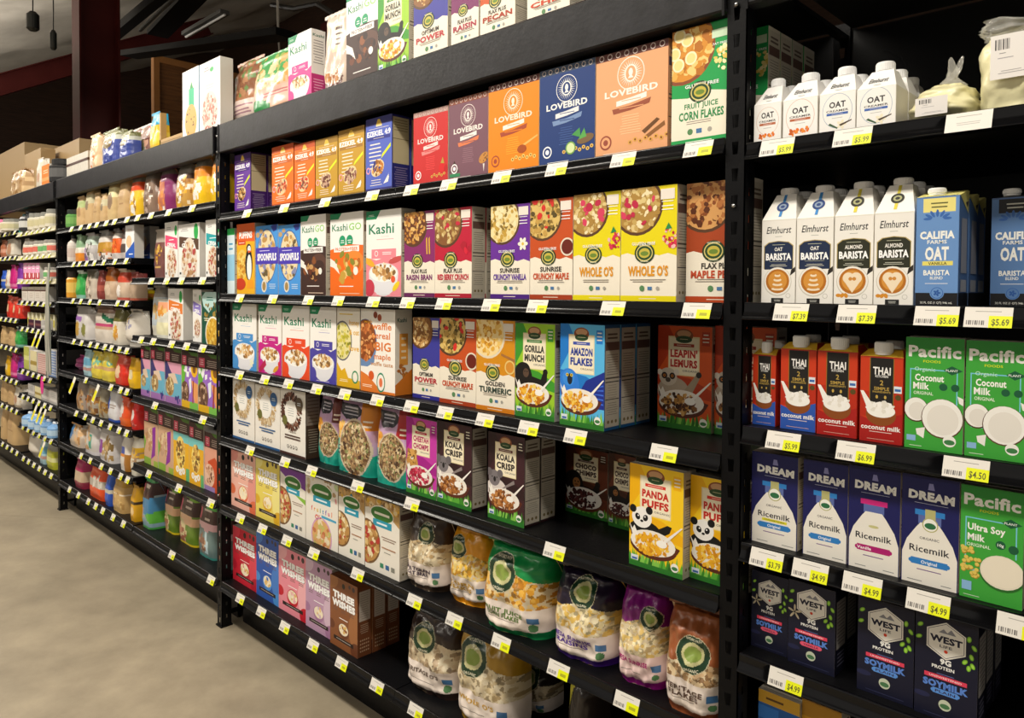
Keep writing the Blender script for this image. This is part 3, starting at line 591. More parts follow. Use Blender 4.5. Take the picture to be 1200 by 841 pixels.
def THAI(base):
    def f(a):
        r = '#b02a14'; a.rect(0, 0, 1, 1, '#c83a18'); a.rect(0, .3, 1, .6, '#b82c14'); a.poly([(0, .3), (.3, .25), (1, .36), (1, 0), (0, 0)], base)
        a.poly([(.22, 1), (.22, .42), (.8, .42), (.8, 1)], '#8a6a28'); a.poly([(.24, 1), (.24, .43), (.78, .43), (.78, 1)], '#1e1c1a')
        a.text('THAI', .51, .85, .09, '#f4f2ee', .42, .03); a.text('KITCHEN', .51, .785, .028, '#f4f2ee', .3, .015); a.text('2', .51, .71, .06, '#c8a850', None, .01); a.text('SIMPLE', .51, .64, .04, '#c8a850', .36, .01); a.text('INGREDIENTS', .51, .6, .022, '#c8a850', .42, .01)
        for u in (.4, .6): a.ell(u, .54, .03, '#c8a850', .045)
        a.ell(.5, .33, .36, '#8a4a1c', .28); a.ell(.5, .38, .34, '#f6f4ee', .18); a.flakes(.5, .42, .3, .12, 16, ['#f8f6f2', '#e8e4da'], .09, 5); a.poly([(0, .6), (.08, .6), (.34, .42), (.2, .36)], '#f4f2ec')
        a.text('coconut milk', .5, .18, .055, '#f6f2ee', .94, .03); a.bars(.5, .115, .135, .56, 1, '#f0d8d0'); a.bars(.5, .03, .045, .7, 1, '#e0b0a0'); a.rect(.8, .6, .98, .68, '#dfe8f0'); a.rect(.82, .62, .96, .65, '#3a6ab0'); a.ell(.9, .55, .07, '#5a4a20')
    return f
def PAC(soy):
    def f(a):
        g = '#3fa43c'; a.rect(0, 0, 1, 1, g); a.rect(0, .9, 1, 1, '#2f8a34'); a.text('Pacific', .5, .88, .1, '#f8f8f2', .9, .035); a.text('FOODS', .46, .79, .022, '#d8e020', .3, .015)
        a.rect(.08, .26, .1, .72, '#7ac8e0'); a.rect(.88, .42, .9, .72, '#7ac8e0'); a.rect(.1, .71, .88, .72, '#7ac8e0'); a.rect(.1, .25, .7, .262, '#7ac8e0'); a.poly([(.66, .72), (.8, .76), (.98, .72), (.8, .68)], '#1a5a3a'); a.text('PLANT', .8, .72, .02, '#f0f8f0', .2, .01)
        if soy:
            a.text('Ultra Soy', .42, .64, .06, '#f8f8f2', .6, .03); a.text('Milk', .26, .55, .06, '#f8f8f2', .28, .03); a.text('ORIGINAL', .3, .48, .03, '#e8f4e0', .38, .01); a.ell(.65, .52, .08, '#1a5a3a'); a.ell(.85, .5, .08, '#1a5a3a'); a.text('10g', .65, .52, .025, '#f0f8f0', .1)
            for _ in range(34): u = .18+.22*(a.r.random()-.5)*1.3; v = .32+.22*(a.r.random()-.5)*1.2; a.ell(u, v, .04, '#b09030'); a.ell(u-.005, v+.004, .034, '#e0c860')
            a.ell(.68, .27, .36, '#2a6a28', .32); a.ell(.68, .285, .35, '#e8e0cc', .31); a.ell(.68, .29, .32, '#efe6d2', .28); a.rect(.04, .07, .2, .15, '#8ab8e0')
        else:
            a.text('Organic', .34, .72, .035, '#bfe8d0', .36, .01); a.text('Coconut', .42, .645, .06, '#f8f8f2', .5, .03); a.text('Milk', .28, .57, .06, '#f8f8f2', .28, .03); a.text('ORIGINAL', .32, .505, .03, '#e8f4e0', .34, .01); a.ell(.66, .57, .07, '#1a5a3a'); a.ell(.86, .57, .07, '#1a5a3a')
            a.ell(.2, .35, .22, '#4a2c1c', .24); a.ell(.2, .355, .205, '#f2f0ea', .225); a.ell(.22, .34, .15, '#e4e0d8', .17); a.ell(.65, .29, .36, '#5a3a28', .38); a.ell(.65, .295, .345, '#f4f2ec', .365); a.ell(.66, .28, .27, '#e8e4dc', .29); a.poly([(.2, .18), (.36, .2), (.34, .1), (.22, .13)], '#f0eee8'); a.poly([(.9, .5), (1, .48), (1, .42), (.93, .44)], '#f0eee8')
            a.ell(.78, .1, .11, '#f2f2ea'); a.ell(.78, .09, .09, '#3f7f48', .05); a.rect(.04, .07, .2, .12, '#8ab8e0')
        a.bars(.2, .02, .035, .3, 1, '#d8f0d0')
    return f
def DREAM(cap, yel=False, van=False):
    def f(a):
        n = '#1a1c58'; a.rect(0, 0, 1, 1, n); a.text('DREAM', .52, .82, .075, '#f6f6f2', .8, .06, 0, -.03); a.bars(.52, .745, .755, .6, 1, '#c8cce8'); a.poly([(.46, .88), (.58, .88), (.55, .94), (.48, .94)], '#8a8ac0')
        w = '#eeeae0'; a.rect(.3, .56, .7, .66, '#5a6aa8'); a.rect(.24, .64, .76, .69, cap); a.poly([(.02, 0), (.02, .28), (.1, .4), (.26, .52), (.34, .57), (.66, .57), (.74, .52), (.9, .4), (.98, .28), (.98, 0)], w)
        if not van: a.rect(.42, .56, .6, .7, '#b8b478'); a.ell(.51, .56, .14, '#b8b478'); a.ell(.51, .56, .12, '#f2f2ea'); a.ell(.51, .55, .1, '#2f6f48', .06); a.text('ORGANIC', .5, .43, .024, '#3a3a40', .34, .01)
        else: a.ell(.5, .43, .1, '#c8c488', .03)
        a.text('Ricemilk', .5, .33, .062, '#22222a', .7, .015)
        if yel: a.rect(.24, .255, .78, .285, '#e0d830'); a.text('UNSWEETENED', .51, .27, .016, '#2a2a30', .44, .01)
        p = '#b01c70' if van else '#2f7fc8'; a.rect(.18, .18, .82, .24, p); a.ell(.18, .21, .043, p); a.ell(.82, .21, .043, p); a.text('Vanilla' if van else 'Original', .5 if not van else .32, .21, .03, '#ffffff', .28, .015)
        a.bars(.5, .125, .15, .5, 1, '#7a5a90'); a.bars(.25, .02, .04, .3, 1, '#8a8a88'); a.bars(.8, .02, .04, .25, 1, '#8a8a88')
    return f
def WEST(van):
    def f(a):
        n = '#14162c'; a.rect(0, 0, 1, 1, n)
        H = [(.5+.36*math.sin(PI*k/3), .76+.36*math.cos(PI*k/3)*.95/a.A) for k in range(6)]; a.poly(H, '#ece8de'); H2 = [(.5+(u-.5)*.93, .76+(v-.76)*.93) for u, v in H]; a.poly(H2, '#3a3a44'); a.poly([(.5+(u-.5)*.9, .76+(v-.76)*.9) for u, v in H], '#ece8de')
        a.poly([(.38, .83), (.46, .87), (.52, .84), (.58, .88), (.66, .83)], '#8a8a90'); a.text('WEST', .5, .77, .06, '#1a1c34', .52, .05); a.text('LIFE', .5, .705, .026, '#1a1c34', .2, .015); a.ell(.5, .66, .03, '#d8401c')
        for u, v in ((.08, .86), (.06, .74), (.86, .84), (.94, .77), (.9, .68), (.8, .62), (.92, .6), (.86, .57)): a.ell(u, v, .055, '#7ab82c', .035, rot=u*9); a.ell(u, v, .035, '#a8d850', .02, rot=u*9)
        if van:
            for k in range(5): t = k*2*PI/5+.3; a.ell(.14+.09*math.cos(t), .62+.09*math.sin(t)/a.A, .075, '#c8bca0', .022, rot=t)
        a.text('9G', .5, .56, .05, '#f2f2ee', .18, .05); a.text('PROTEIN', .46, .5, .032, '#f2f2ee', .36, .03); a.bars(.5, .43, .445, .36, 1, '#6a7ab8')
        a.rect(.16, .385, .84, .425, '#e0405c'); a.text('UNSWEETENED', .5, .405, .018, '#ffe8ec', .52, .01); a.text('SOYMILK', .5, .335, .06, '#5a86d8', .72, .06)
        p = '#e85a78' if van else '#5a92e0'; a.rect(.3, .245, .7, .295, p); a.ell(.3, .27, .033, p); a.ell(.7, .27, .033, p); a.text('VANILLA' if van else 'PLAIN', .5, .27, .026, '#30102a', .32, .015)
        a.ell(.5, .15, .1, '#c8d0b8'); a.ell(.5, .14, .08, '#4a7a50', .045); a.bars(.5, .03, .045, .8, 1, '#3a3e60'); a.ell(.12, .2, .14, '#22264a', .05)
    return f
def BY(a): a.rect(0, 0, 1, 1, '#1c5ca8'); a.rect(0, .9, 1, 1, '#c89a2c'); a.bars(.4, .92, .97, .6, 1, '#5a3a10'); a.flakes(.6, .7, .3, .2, 30, ['#e8701c', '#f0a050', '#d8c0a0'], .08); a.rect(0, .78, .5, .88, '#2a74c8')
def BY2(a): a.rect(0, 0, 1, 1, '#c8941c'); a.rect(0, .88, 1, 1, '#a87818'); a.rect(0, .5, 1, .8, '#2a6ab0')

ARTS = dict(
 kashi_top=KASHI('#d83a90', '#e8a0b8'), kashi_pink=KASHI('#ee8c98', '#e88a90', fruit=f_banana, accent='#c83a50'), kashi_blue=KASHI('#4a94d8', '#8ab0e0', fruit=f_van),
 kashi_mag=KASHI('#c82088', '#e070a8', fruit=f_straw), kashi_or=KASHI('#e84a20', '#e87048'), kashi_ind=KASHI('#4c44a4', '#7a70c8', fruit=f_blue),
 kashigo_choc=KGO('#3e2620', '#5c3c30', '#4a3028', CHOC+['#c89a60']), kashigo_or=KGO('#ee6c12', '#f08c34', '#e86818', ['#c8a040', '#8a8a30', '#e8c880', '#b86a20']),
 gorilla=ENV('#3f9a2c', '#9ccc2c', 'GORILLA', 'MUNCH', '#2a2a24', '#3a8a30', ape, GOLD), amazon=ENV('#1c7ad0', '#58b8ec', 'AMAZON', 'FLAKES', '#1c3a9a', '#3a50b0', parrot, GOLD),
 lemur=ENV('#b8380c', '#d8561a', "LEAPIN'", 'LEMURS', '#b82418', '#a83018', lemuranimal, NUTS), cheetah=ENV('#a81c8c', '#c83aa8', 'CHEETAH', 'CHOMPS', '#b01c60', '#c8304a', cheetahanimal, ['#c82848', '#e05878', '#a01838']),
 koala=ENV('#2c1418', '#3c1c24', 'KOALA', 'CRISP', '#2a201c', '#6a2c20', koalaanimal, ['#a86830', '#7a4418', '#c88848']), chimp=ENV('#4a2412', '#6a3018', 'CHOCO', 'CHIMPS', '#3a1c14', '#5a3020', chimpface, ['#3a1818', '#5a2828']),
 panda=ENV('#f0b408', '#f8cc20', 'PANDA', 'PUFFS', '#c8281c', '#d83020', pandaanimal, ['#f0b020', '#f8cc50', '#d89010']),
 np_blue=NP('#3a3a9c', OATS, 'OPTIMUM', 'POWER', '#b8303a', '#2c2c8c', seed=4), np_plum=NP('#7a2460', OATS, 'FLAX PLUS', 'RAISIN', '#a83048', '#7a2460'), np_rust=NP('#c8541c', NUTS, 'FLAX PLUS', 'PECAN', '#a83a20', '#a84a20'), np_rust2=NP('#d8702c', OATS, 'COCONUT', 'CHIA', '#c8401c', '#b8602c'),
 np_raisin=NP('#8a2a6a', ['#d8a050', '#e8bc70', '#b87830', '#6a3a20'], 'FLAX PLUS', 'RAISIN BRAN', '#7a2a6a', '#6a2058', wheat), np_red=NP('#c01838', ['#c8a868', '#a88040', '#e0cc90', '#8a5a30'], 'FLAX PLUS', 'RED BERRY CRUNCH', '#c01838', '#b01430', strawb, ['#c82840']),
 np_vanilla=NP('#6a2c9c', ['#c8a040', '#e8cc80', '#8a7030', '#f0e0a8'], 'SUNRISE', 'CRUNCHY VANILLA', '#5a2c9c', '#4a1c80', flower, ['#f4e8b8'], True), np_maple=NP('#c8501c', ['#8a7030', '#c8a050', '#5a4a20', '#e0c070'], 'SUNRISE', 'CRUNCHY MAPLE', '#c84c20', '#a83c18', syrup, ['#d83028'], True),
 np_whole=NP('#e8d808', ['#e0c888', '#f4e4b8', '#c8a860', '#b08840'], "WHOLE O'S", None, '#e09818', '#e8d808', pome, ['#c02848', '#d84060'], True), np_pecan=NP('#a8441c', ['#8a4a20', '#b8743c', '#5c2c10', '#d8a060'], 'FLAX PLUS', 'MAPLE PECAN', '#c04a28', '#b84418'),
 np_turm=NP('#d89014', ['#e8b040', '#f4cc70', '#c88820', '#fbe0a0'], 'GOLDEN', 'TURMERIC', '#3a4a40', '#d07c14', spoonb, None, True, rim='#e8dcc0'), np_corn=CORN,
 ez_purple=EZK('#6a3aa0', '#46206e', '#4a2880', NUTS), ez_orange=EZK('#f07414', '#c8500c', '#c86018', ['#d83a20', '#b84a20', '#6a4a40', '#f0b080']), ez_tan=EZK('#c89a28', '#a0781c', '#a8782a', ['#6a3a28', '#8a5040', '#c8a088']), ez_blue=EZK('#5468c8', '#2c2c7c', '#2c3490', ['#c87828', '#3a3a80', '#8a5a28', '#e0a050']),
 lb_red=LOVE('#cc2828', '#b89088', '#f6e4e0', '#f4dcd8', '#e88a88', d_berry), lb_mauve=LOVE('#7a5260', '#8a4a34', '#f4eae4', '#f2ece6', '#e07c50', d_drum), lb_orange=LOVE('#f08a0c', '#5a2c28', '#fbe8d4', '#f8f0e4', '#a8482c', d_honey, '#a8482c'),
 lb_blue=LOVE('#1c3a78', '#40506c', '#f2f2ee', '#e8e8ea', '#7a94c0', d_cuc), lb_peach=LOVE('#e8a878', '#5c2c24', '#fbf2e8', '#f8f0e8', '#9a5038', d_cinn, '#9a4a38'),
 puffins=PUFF, spoon=SPOON, bluewhite=BLUEW, honey=HONEY, waffle=WAFF,
 ring_tan=RING(['#d8c098', '#c8a878', '#e8d8b8', '#b89868'], '#2c5c90', '#2c5c90'), ring_brown=RING(['#4a2a20', '#6a4030', '#3a1c14', '#8a5a44'], '#5a4a38', '#4a2c24'),
 wish_pink=WISH('#f0b8a8', '#e89a90', '#e0704a'), wish_yel=WISH('#ecd864', '#f4e890', '#e0b028'), wish_red=WISH('#cc2438', '#e04858', '#b81830'), wish_blue=WISH('#2c58b0', '#4880d0', '#4a90d8'), wish_rose=WISH('#ec90a0', '#f4b4bc', '#c81c30'), wish_lilac=WISH('#c09ab8', '#d8bcd0', '#a87aa0'), wish_brown=WISH('#8a5430', '#a46c40', '#6a3a20'),
 casc_purple=CASC('#7a3a9a'), fruitful=CASC('#e8dcb8', fruit=True), casc_tan=CASC('#c8a868', full=True),
 cookie=COOKIE, oatpink=OATPINK, cer_pink=CEREALW('#e8507c'), cer_brown=CEREALW('#5c4030'), cer_teal=CEREALW('#28a8b0'), cer_orange=CEREALW('#e88030'), cer_lil=CEREALW('#8a7ac8'), darkgreen=DGREEN,
 od_purple=OD(s_sunset), od_sun=OD(s_sun), od_tan=OD(s_tan), od_banana=OD(s_ban), od_peach=OD(s_peach),
 bluecorner=GEN('#f2f4f6', [('p', [(0, 0), (0, .16), (1, .5), (1, 0)], '#2a5ec0'), ('e', .4, .5, .3, .26, '#e8c8a0'), ('l', .5, .8, .9, .6, 2, '#c8a890'), ('l', .6, .08, .16, .5, 1, '#ffffff')]),
 orangebox=GEN('#e8822c', [('b', .3, .45, '#f0a868'), ('l', .5, .6, .8, .6, 2, '#fbe0c0')]), pinkbox=GEN('#f2a8d0', [('b', 0, .4, '#c82840'), ('e', .5, .25, .2, .2, '#f8e0e8'), ('l', .5, .6, .9, .7, 2, '#ffffff')]),
 whitepack=GEN('#ded6cc', [('b', .7, .78, '#6a3424'), ('l', .5, .2, .6, .7, 4, '#b8aca0')]), darkred=GEN('#3c1430', [('b', .3, .6, '#7a4a4a')]), greypack=GEN('#b8b4b0', [('b', .2, .4, '#d8d4d0'), ('l', .5, .5, .9, .7, 3, '#8a8a88')]),
 limebox=GEN('#b8bc5c', [('b', .4, .6, '#d8d890')]), creambox=GEN('#ded4a8', [('b', .3, .5, '#a89048')]), pinkstack=GEN('#e0c8c4', [('b', .1*k, .1*k+.05, '#c89088') for k in range(10)]), bluestack=GEN('#d4dae8', [('b', .1*k, .1*k+.05, '#7a98d0') for k in range(10)]),
 elm_bl=ELM('#1c2c4c', False, '#2a5ca0'), elm_ol=ELM('#2c2e20', True, '#c8b030'), cr_or=CREAM('#b8643c', True), cr_bl=CREAM('#3a62b0', False), cali_y=CALI('y'), cali_d=CALI('d'),
 thai_bl=THAI('#2c56b0'), thai_rd=THAI('#a81c18'), pac_coco=PAC(False), pac_soy=PAC(True), dream_y=DREAM('#2f7fc8', yel=True), dream_b=DREAM('#2f7fc8'), dream_v=DREAM('#d02880', van=True), west_v=WEST(True), west_p=WEST(False), blueyel=BY, blueyel2=BY2)
# side, top colours and side print of boxes:   side, top
SIDES = dict(ez_purple=('#46206e', 'ez'), ez_blue=('#2c2c7c', 'ez'), ez_tan=('#8a6a20', 'ez'), ez_orange=('#b8480c', 'ez'), waffle=('#f2ecdf', 'waf'), wish_brown=('#7a4628', 'wi'), ring_brown=('#4a3428', 'dk'),
 cer_brown=('#e8e4dc', 'nu'), cer_orange=('#e8e4dc', 'nu'), lb_peach=('#d8966a', 'lb'), west_p=('#14162c', 'we'), west_v=('#14162c', 'we'), amazon=('#1c5a90', 'nu'), koala=('#2c1418', 'nu'), kashi_top=('#f0ece6', 'ka'), cookie=('#3a9ccc', None))

# pouches: artwork at pouch scale ---------------------------------------------------------------
def NPBAG(top, foot, fl, t1, t2, tcol, panel='#efe2d8', eu=.5, ev=.68, er=.2, topv=.6):
    def f(a):
        a.rect(0, 0, 1, 1, '#d8c8a8'); a.flakes(.5, .5, .62, .75, 700, fl+['#%02x%02x%02x' % tuple(int(int(fl[0][i:i+2], 16)*.72) for i in (1, 3, 5))], .04); a.poly([(0, 1), (0, topv+.04), (.25, topv+.02), (.6, topv+.1), (1, topv+.02), (1, 1)], top)
        a.poly([(0, .34), (.3, .37), (.7, .35), (1, .38), (1, 0), (0, 0)], panel); a.poly([(0, 0), (0, .1), (.5, .06), (1, .1), (1, 0)], foot)
        a.ell(eu, ev, er, '#c8c0a0'); a.ell(eu, ev, er*.96, '#1a3a24'); a.ell(eu, ev, er*.66, '#c8c490', er*.6); a.ell(eu, ev, er*.5, '#8aa048', er*.4); a.text("NATURE'S PATH", eu, ev+er*.78/a.A, er*.15/a.A, '#f0ecd0', er*.95, .01); a.text('ORGANIC', eu, ev-er*.78/a.A, er*.15/a.A, '#f0ecd0', er*.8, .01)
        if t1: a.text(t1, .42, .27, .05, tcol, .62, .03)
        if t2: a.text(t2, .42, .21, .05, tcol, .5, .03)
        a.bars(.4, .14, .17, .5, 2, '#8a8078'); a.rect(.78, .2, .9, .27, '#4a78a8'); a.ell(.84, .15, .05, '#5a8a5a')
    return f
def GRAN(tab, text):
    def f(a):
        a.rect(0, 0, 1, 1, '#c8a4c8'); a.poly([(0, .95), (.2, .93), (.6, .93), (.75, .85), (.6, .74), (.3, .72), (.12, .8)], '#22202c'); a.bars(.42, .77, .9, .4, 3, '#b8b4c0', .4); a.rect(.7, .62, 1, 1, tab); a.bars(.85, .64, .76, .2, 2, '#f4e4d0')
        a.poly([(0, .68), (.3, .66), (.4, .55), (.2, .42), (0, .46)], '#f0a83c'); a.flakes(.15, .57, .15, .14, 10, ['#f8c870', '#e89020'], .05); a.poly([(0, .46), (.25, .44), (.4, .1), (1, .3), (1, 0), (0, 0)], '#16a08c'); a.ell(.56, .36, .39, '#d8c8b0', .44); a.ell(.56, .36, .36, '#8a6a48', .41)
        a.flakes(.56, .36, .34, .39, 420, ['#a88458', '#c8a878', '#6a4a30', '#dcc8a0', '#8a9058', '#4a3020'], .032); a.bars(.14, .22, .38, .14, 3, '#0a4a50')
    return f
POUCH = dict(
 bag_multi=NPBAG('#3a2c22', '#3a2c20', ['#d8c098', '#e8d8b4', '#b89a68', '#f0e6cc'], 'MULTIGRAIN', 'OAT BRAN', '#4a3a50', eu=.6, ev=.76), bag_yellow=NPBAG('#d8920c', '#c8820c', ['#e8b838', '#f4d068', '#c8922a', '#e0c880'], 'CORN', 'FLAKES', '#c8a040', eu=.3, ev=.72, topv=.56),
 bag_green=NPBAG('#18904a', '#148048', ['#e0a030', '#f0bc50', '#c08020', '#e8cc90'], 'FRUIT JUICE', 'CORN FLAKES', '#5a7a30', eu=.38, ev=.7, er=.22, topv=.62), bag_purple=NPBAG('#1e1428', '#48208c', ['#e8d8a8', '#f0e4c0', '#d0a850', '#e0bc60'], 'MESA SUNRISE', 'RAISINS', '#5c3a9c', eu=.56, ev=.8),
 bag_magenta=NPBAG('#801878', '#a01c90', ['#e8d8a8', '#f0e4c0', '#d8b868', '#c8b080'], 'MESA SUNRISE', None, '#b02478', eu=.72, ev=.74, panel='#ecd0cc', topv=.62), bag_brown=NPBAG('#94522c', '#8a4a28', ['#b89468', '#d0b088', '#8a6844', '#e0c8a0'], 'HERITAGE', 'FLAKES', '#5a4438', eu=.55, ev=.62, er=.26, topv=.5),
 bag_dark=NPBAG('#2c1c18', '#2c1c18', ['#c0a888', '#d4c0a0', '#a08868', '#e0d4b8'], "HERITAGE O'S", None, '#6a5a50', eu=.45, ev=.7, topv=.6), bag_gold=NPBAG('#a8801c', '#a8801c', ['#c8b48c', '#dccca8', '#a8926a', '#e8dcc0'], "WHOLE O'S", None, '#c8a040', eu=.36, ev=.72, er=.24, topv=.6),
 bag_dark2=NPBAG('#241a16', '#2c2018', ['#b8a484', '#ccbc9c', '#988464'], None, None, '#7a6a5a', eu=.6, ev=.76), granola_br=GRAN('#6a2c24', 0), granola_or=GRAN('#d8861c', 0), granola_red=GRAN('#b02424', 0),
 brownbag=GEN('#a87048', [('b', .5, .9, '#8a5430'), ('b', .14, .42, '#ead4cc'), ('f', .5, .75, .5, .3, 60, ['#7a4424', '#b8845c', '#6a8a48'], .06), ('l', .5, .2, .36, .7, 3, '#a87a88')]),
 greenbag=GEN('#e0b494', [('b', .6, 1, '#2a9a48'), ('f', .5, .62, .5, .3, 60, ['#d8a050', '#f0d0a0', '#a8b860'], .06), ('b', .16, .44, '#f4c0b0'), ('e', .2, .1, .35, .14, '#1c8a44'), ('l', .6, .24, .38, .5, 3, '#c06a6a')]),
 koalabag=GEN('#d8c4b4', [('r', .45, .5, .8, .9, '#efe0c0'), ('l', .62, .56, .84, .24, 4, '#4a3020'), ('p', [(.9, .5), (1, .55), (.6, .28), (.55, .2)], '#f4f0ea'), ('e', .45, .16, .4, .2, '#5c2a18'), ('e', .45, .2, .36, .16, '#f0e8dc'), ('f', .42, .2, .3, .12, 40, ['#a86830', '#c88848'], .05), ('b', 0, .05, '#5aa83a')]),
 sack_dark=GEN('#2c2420', [('p', [(0, .6), (.3, 1), (.5, 1), (.1, .4)], '#c8c040'), ('l', .6, .2, .52, .55, 3, '#e8e4d8')]),
 g_slim=GEN('#e8c8a0', [('p', [(0, 0), (.5, 0), (.4, .9)], '#f4e8dc'), ('f', .4, .5, .2, .6, 12, ['#e08848'], .1)]), g_bluebag=GEN('#ccd0c4', [('b', .84, 1, '#7a7c48'), ('b', .08, .72, '#34489c'), ('e', .45, .66, .3, .1, '#8a7850'), ('r', 0, 0, .14, .84, '#e4e4d0'), ('l', .55, .3, .5, .5, 3, '#8a94d0')]),
 g_mix=GEN('#8a6050', [('f', .5, .7, .6, .5, 120, ['#b85048', '#e0d0c8', '#6a3430', '#d8a890', '#f4f0ec'], .07), ('b', 0, .14, '#e8d8cc'), ('e', .5, .34, .2, .2, '#7a8068')]), g_yellowblue=GEN('#e8c020', [('b', .7, 1, '#20a8d8'), ('b', .2, .5, '#f4d848')]),
 kraft_sq=GEN('#c8a878', [('b', .62, .86, '#a8b878'), ('e', .5, .5, .2, .2, '#a8845c')]), kraft_y=GEN('#c8a878', [('b', .6, .85, '#c4bc98'), ('e', .4, .55, .2, .2, '#8a7a60')]), kraft_b=GEN('#c4a474', [('e', .5, .6, .2, .15, '#b8966a'), ('l', .5, .3, .5, .5, 3, '#a88458')]), kraft_c=GEN('#ccb07c', [('b', .6, .84, '#e8dca8'), ('e', .45, .5, .3, .3, '#8a7058')]),
 g_redyel=GEN('#ecc020', [('b', .62, .84, '#e8501c'), ('b', .84, 1, '#8a8478'), ('f', .5, .35, .4, .3, 12, ['#f2efe8', '#a87838', '#d85a20'], .12)]), g_greybr=GEN('#8a7260', [('b', .8, 1, '#787068'), ('f', .5, .4, .4, .45, 16, ['#f0ece4', '#5a3a28', '#c8b0a0'], .1)]), g_magor=GEN('#c87858', [('p', [(.7, 0), (.6, 1), (1, 1), (1, 0)], '#8a2a6a'), ('b', .72, .86, '#7a3060'), ('b', .86, 1, '#78706a'), ('f', .4, .4, .32, .45, 12, ['#f4efe8', '#e89040'], .1)]),
 g_nut=GEN('#c89a48', [('b', .78, 1, '#78726a'), ('b', .66, .78, '#4a2c18'), ('f', .5, .36, .5, .5, 50, ['#f0e4c8', '#e8b028', '#a87020', '#f4f0e8'], .09)]), g_sun=GEN('#f0c410', [('b', .6, .8, '#f0941c'), ('b', .8, 1, '#7a766c'), ('f', .45, .4, .35, .35, 14, ['#f8f4ea', '#d88420'], .11)]),
 g_green_or=GEN('#e89028', [('b', .55, 1, '#8ab088'), ('b', .35, .55, '#ece4d4')]), g_lilacgrey=GEN('#b8b4b4', [('p', [(0, 0), (0, .45), (.4, .5), (.5, 0)], '#9a6ab0'), ('b', .6, .9, '#c8dcd0'), ('f', .6, .3, .3, .3, 14, ['#6a6660', '#e8e4e0'], .1)]), g_goldwhite=GEN('#e8e2dc', [('b', .24, .62, '#c09030'), ('b', .85, 1, '#8a8a88'), ('f', .7, .14, .4, .15, 14, ['#4a3830', '#d89068'], .08)]),
 g_orange=GEN('#e8621c', [('b', .7, .86, '#e4ddd4'), ('b', .86, 1, '#6a6662'), ('b', 0, .2, '#d8d0cc'), ('f', .5, .45, .4, .2, 14, ['#f09040', '#c84810'], .1)]), g_darkwhite=GEN('#5a4c48', [('b', .5, .68, '#ddd4cc'), ('b', 0, .2, '#c8c0bc')]), g_leaf=GEN('#2fa048', [('b', .9, 1, '#d8e4d8'), ('e', .5, .5, .24, .2, '#60c060'), ('b', 0, .14, '#8ac0b0')]),
 g_clearwhite=GEN('#c8bcac', [('b', .7, 1, '#6a6454'), ('f', .5, .36, .5, .4, 24, ['#e8dccc', '#8a7a6c', '#d8c0a8'], .09)]), g_maroon=GEN('#8a3a34', [('b', .3, .5, '#b05a4c')]), g_kor=GEN('#c8ae94', [('b', .6, 1, '#a85c1c'), ('e', .5, .3, .24, .2, '#e0c8b0')]), g_kpink=GEN('#cfb8a0', [('b', .58, .9, '#d04c34'), ('e', .4, .3, .2, .2, '#f2ece6'), ('b', 0, .08, '#c85848')]), g_ktan=GEN('#b8a088', [('b', .7, 1, '#7a2c24'), ('b', 0, .1, '#b85a40')]),
 g_white_lil=GEN('#d8d4d0', [('p', [(.1, .74), (.6, .7), (.5, .55), (.1, .6)], '#a070c0'), ('b', .8, 1, '#a8a4a0'), ('e', .25, .32, .16, .16, '#c8a048'), ('e', .7, .3, .12, .14, '#8a8a40')]), g_white_green=GEN('#ddd4c8', [('p', [(.5, .85), (1, .7), (1, .55), (.5, .7)], '#1c6a48'), ('b', .46, .56, '#c84a78'), ('b', .36, .46, '#c8a488'), ('b', .85, 1, '#9a7a68')]),
 g_olive=GEN('#e0d8c8', [('b', .66, 1, '#6a6630'), ('f', .5, .3, .3, .3, 14, ['#e0b040', '#d89838'], .1)]), g_white_bag=GEN('#ddd6ca', [('f', .5, .5, .3, .4, 6, ['#9a98b0', '#c8a860'], .08)]), g_pink=GEN('#b84a88', [('b', .1, .3, '#d890b8'), ('b', .5, .6, '#8a2a60')]), g_sky=GEN('#a8ccd8', [('b', .4, .7, '#6aa8c8'), ('b', .2, .34, '#b89088')]),
 g_lemon=GEN('#e4d048', [('b', .36, .5, '#d0a878'), ('f', .5, .66, .36, .2, 10, ['#78c0a8', '#f0e890'], .1)]), g_red=GEN('#d8301c', [('b', .7, 1, '#e4604c'), ('e', .4, .45, .2, .2, '#e8c8a0')]), g_yel=GEN('#e8b810', [('b', .6, 1, '#c89810'), ('e', .45, .45, .24, .22, '#e8d8b0')]),
 g_pretz=GEN('#a89c90', [('f', .6, .36, .4, .4, 26, ['#b88448', '#8a5a28', '#d8b080'], .1)]), g_pretz_or=GEN('#a8a094', [('p', [(0, .6), (.3, .6), (.2, 0), (0, 0)], '#e07a28'), ('f', .62, .4, .35, .35, 26, ['#a87838', '#7a4c20', '#d0a870'], .09)]), g_pretz_y=GEN('#a8a08c', [('p', [(0, .9), (.3, .7), (.3, 0), (0, 0)], '#d8b830'), ('f', .65, .35, .3, .4, 26, ['#b08848', '#8a6028'], .09)]), g_bluewhite=GEN('#dcdce0', [('p', [(0, .9), (.3, .8), (.3, .4), (0, .5)], '#2c54b8'), ('l', .6, .3, .6, .6, 4, '#a89890'), ('b', 0, .1, '#2c54b8')]),
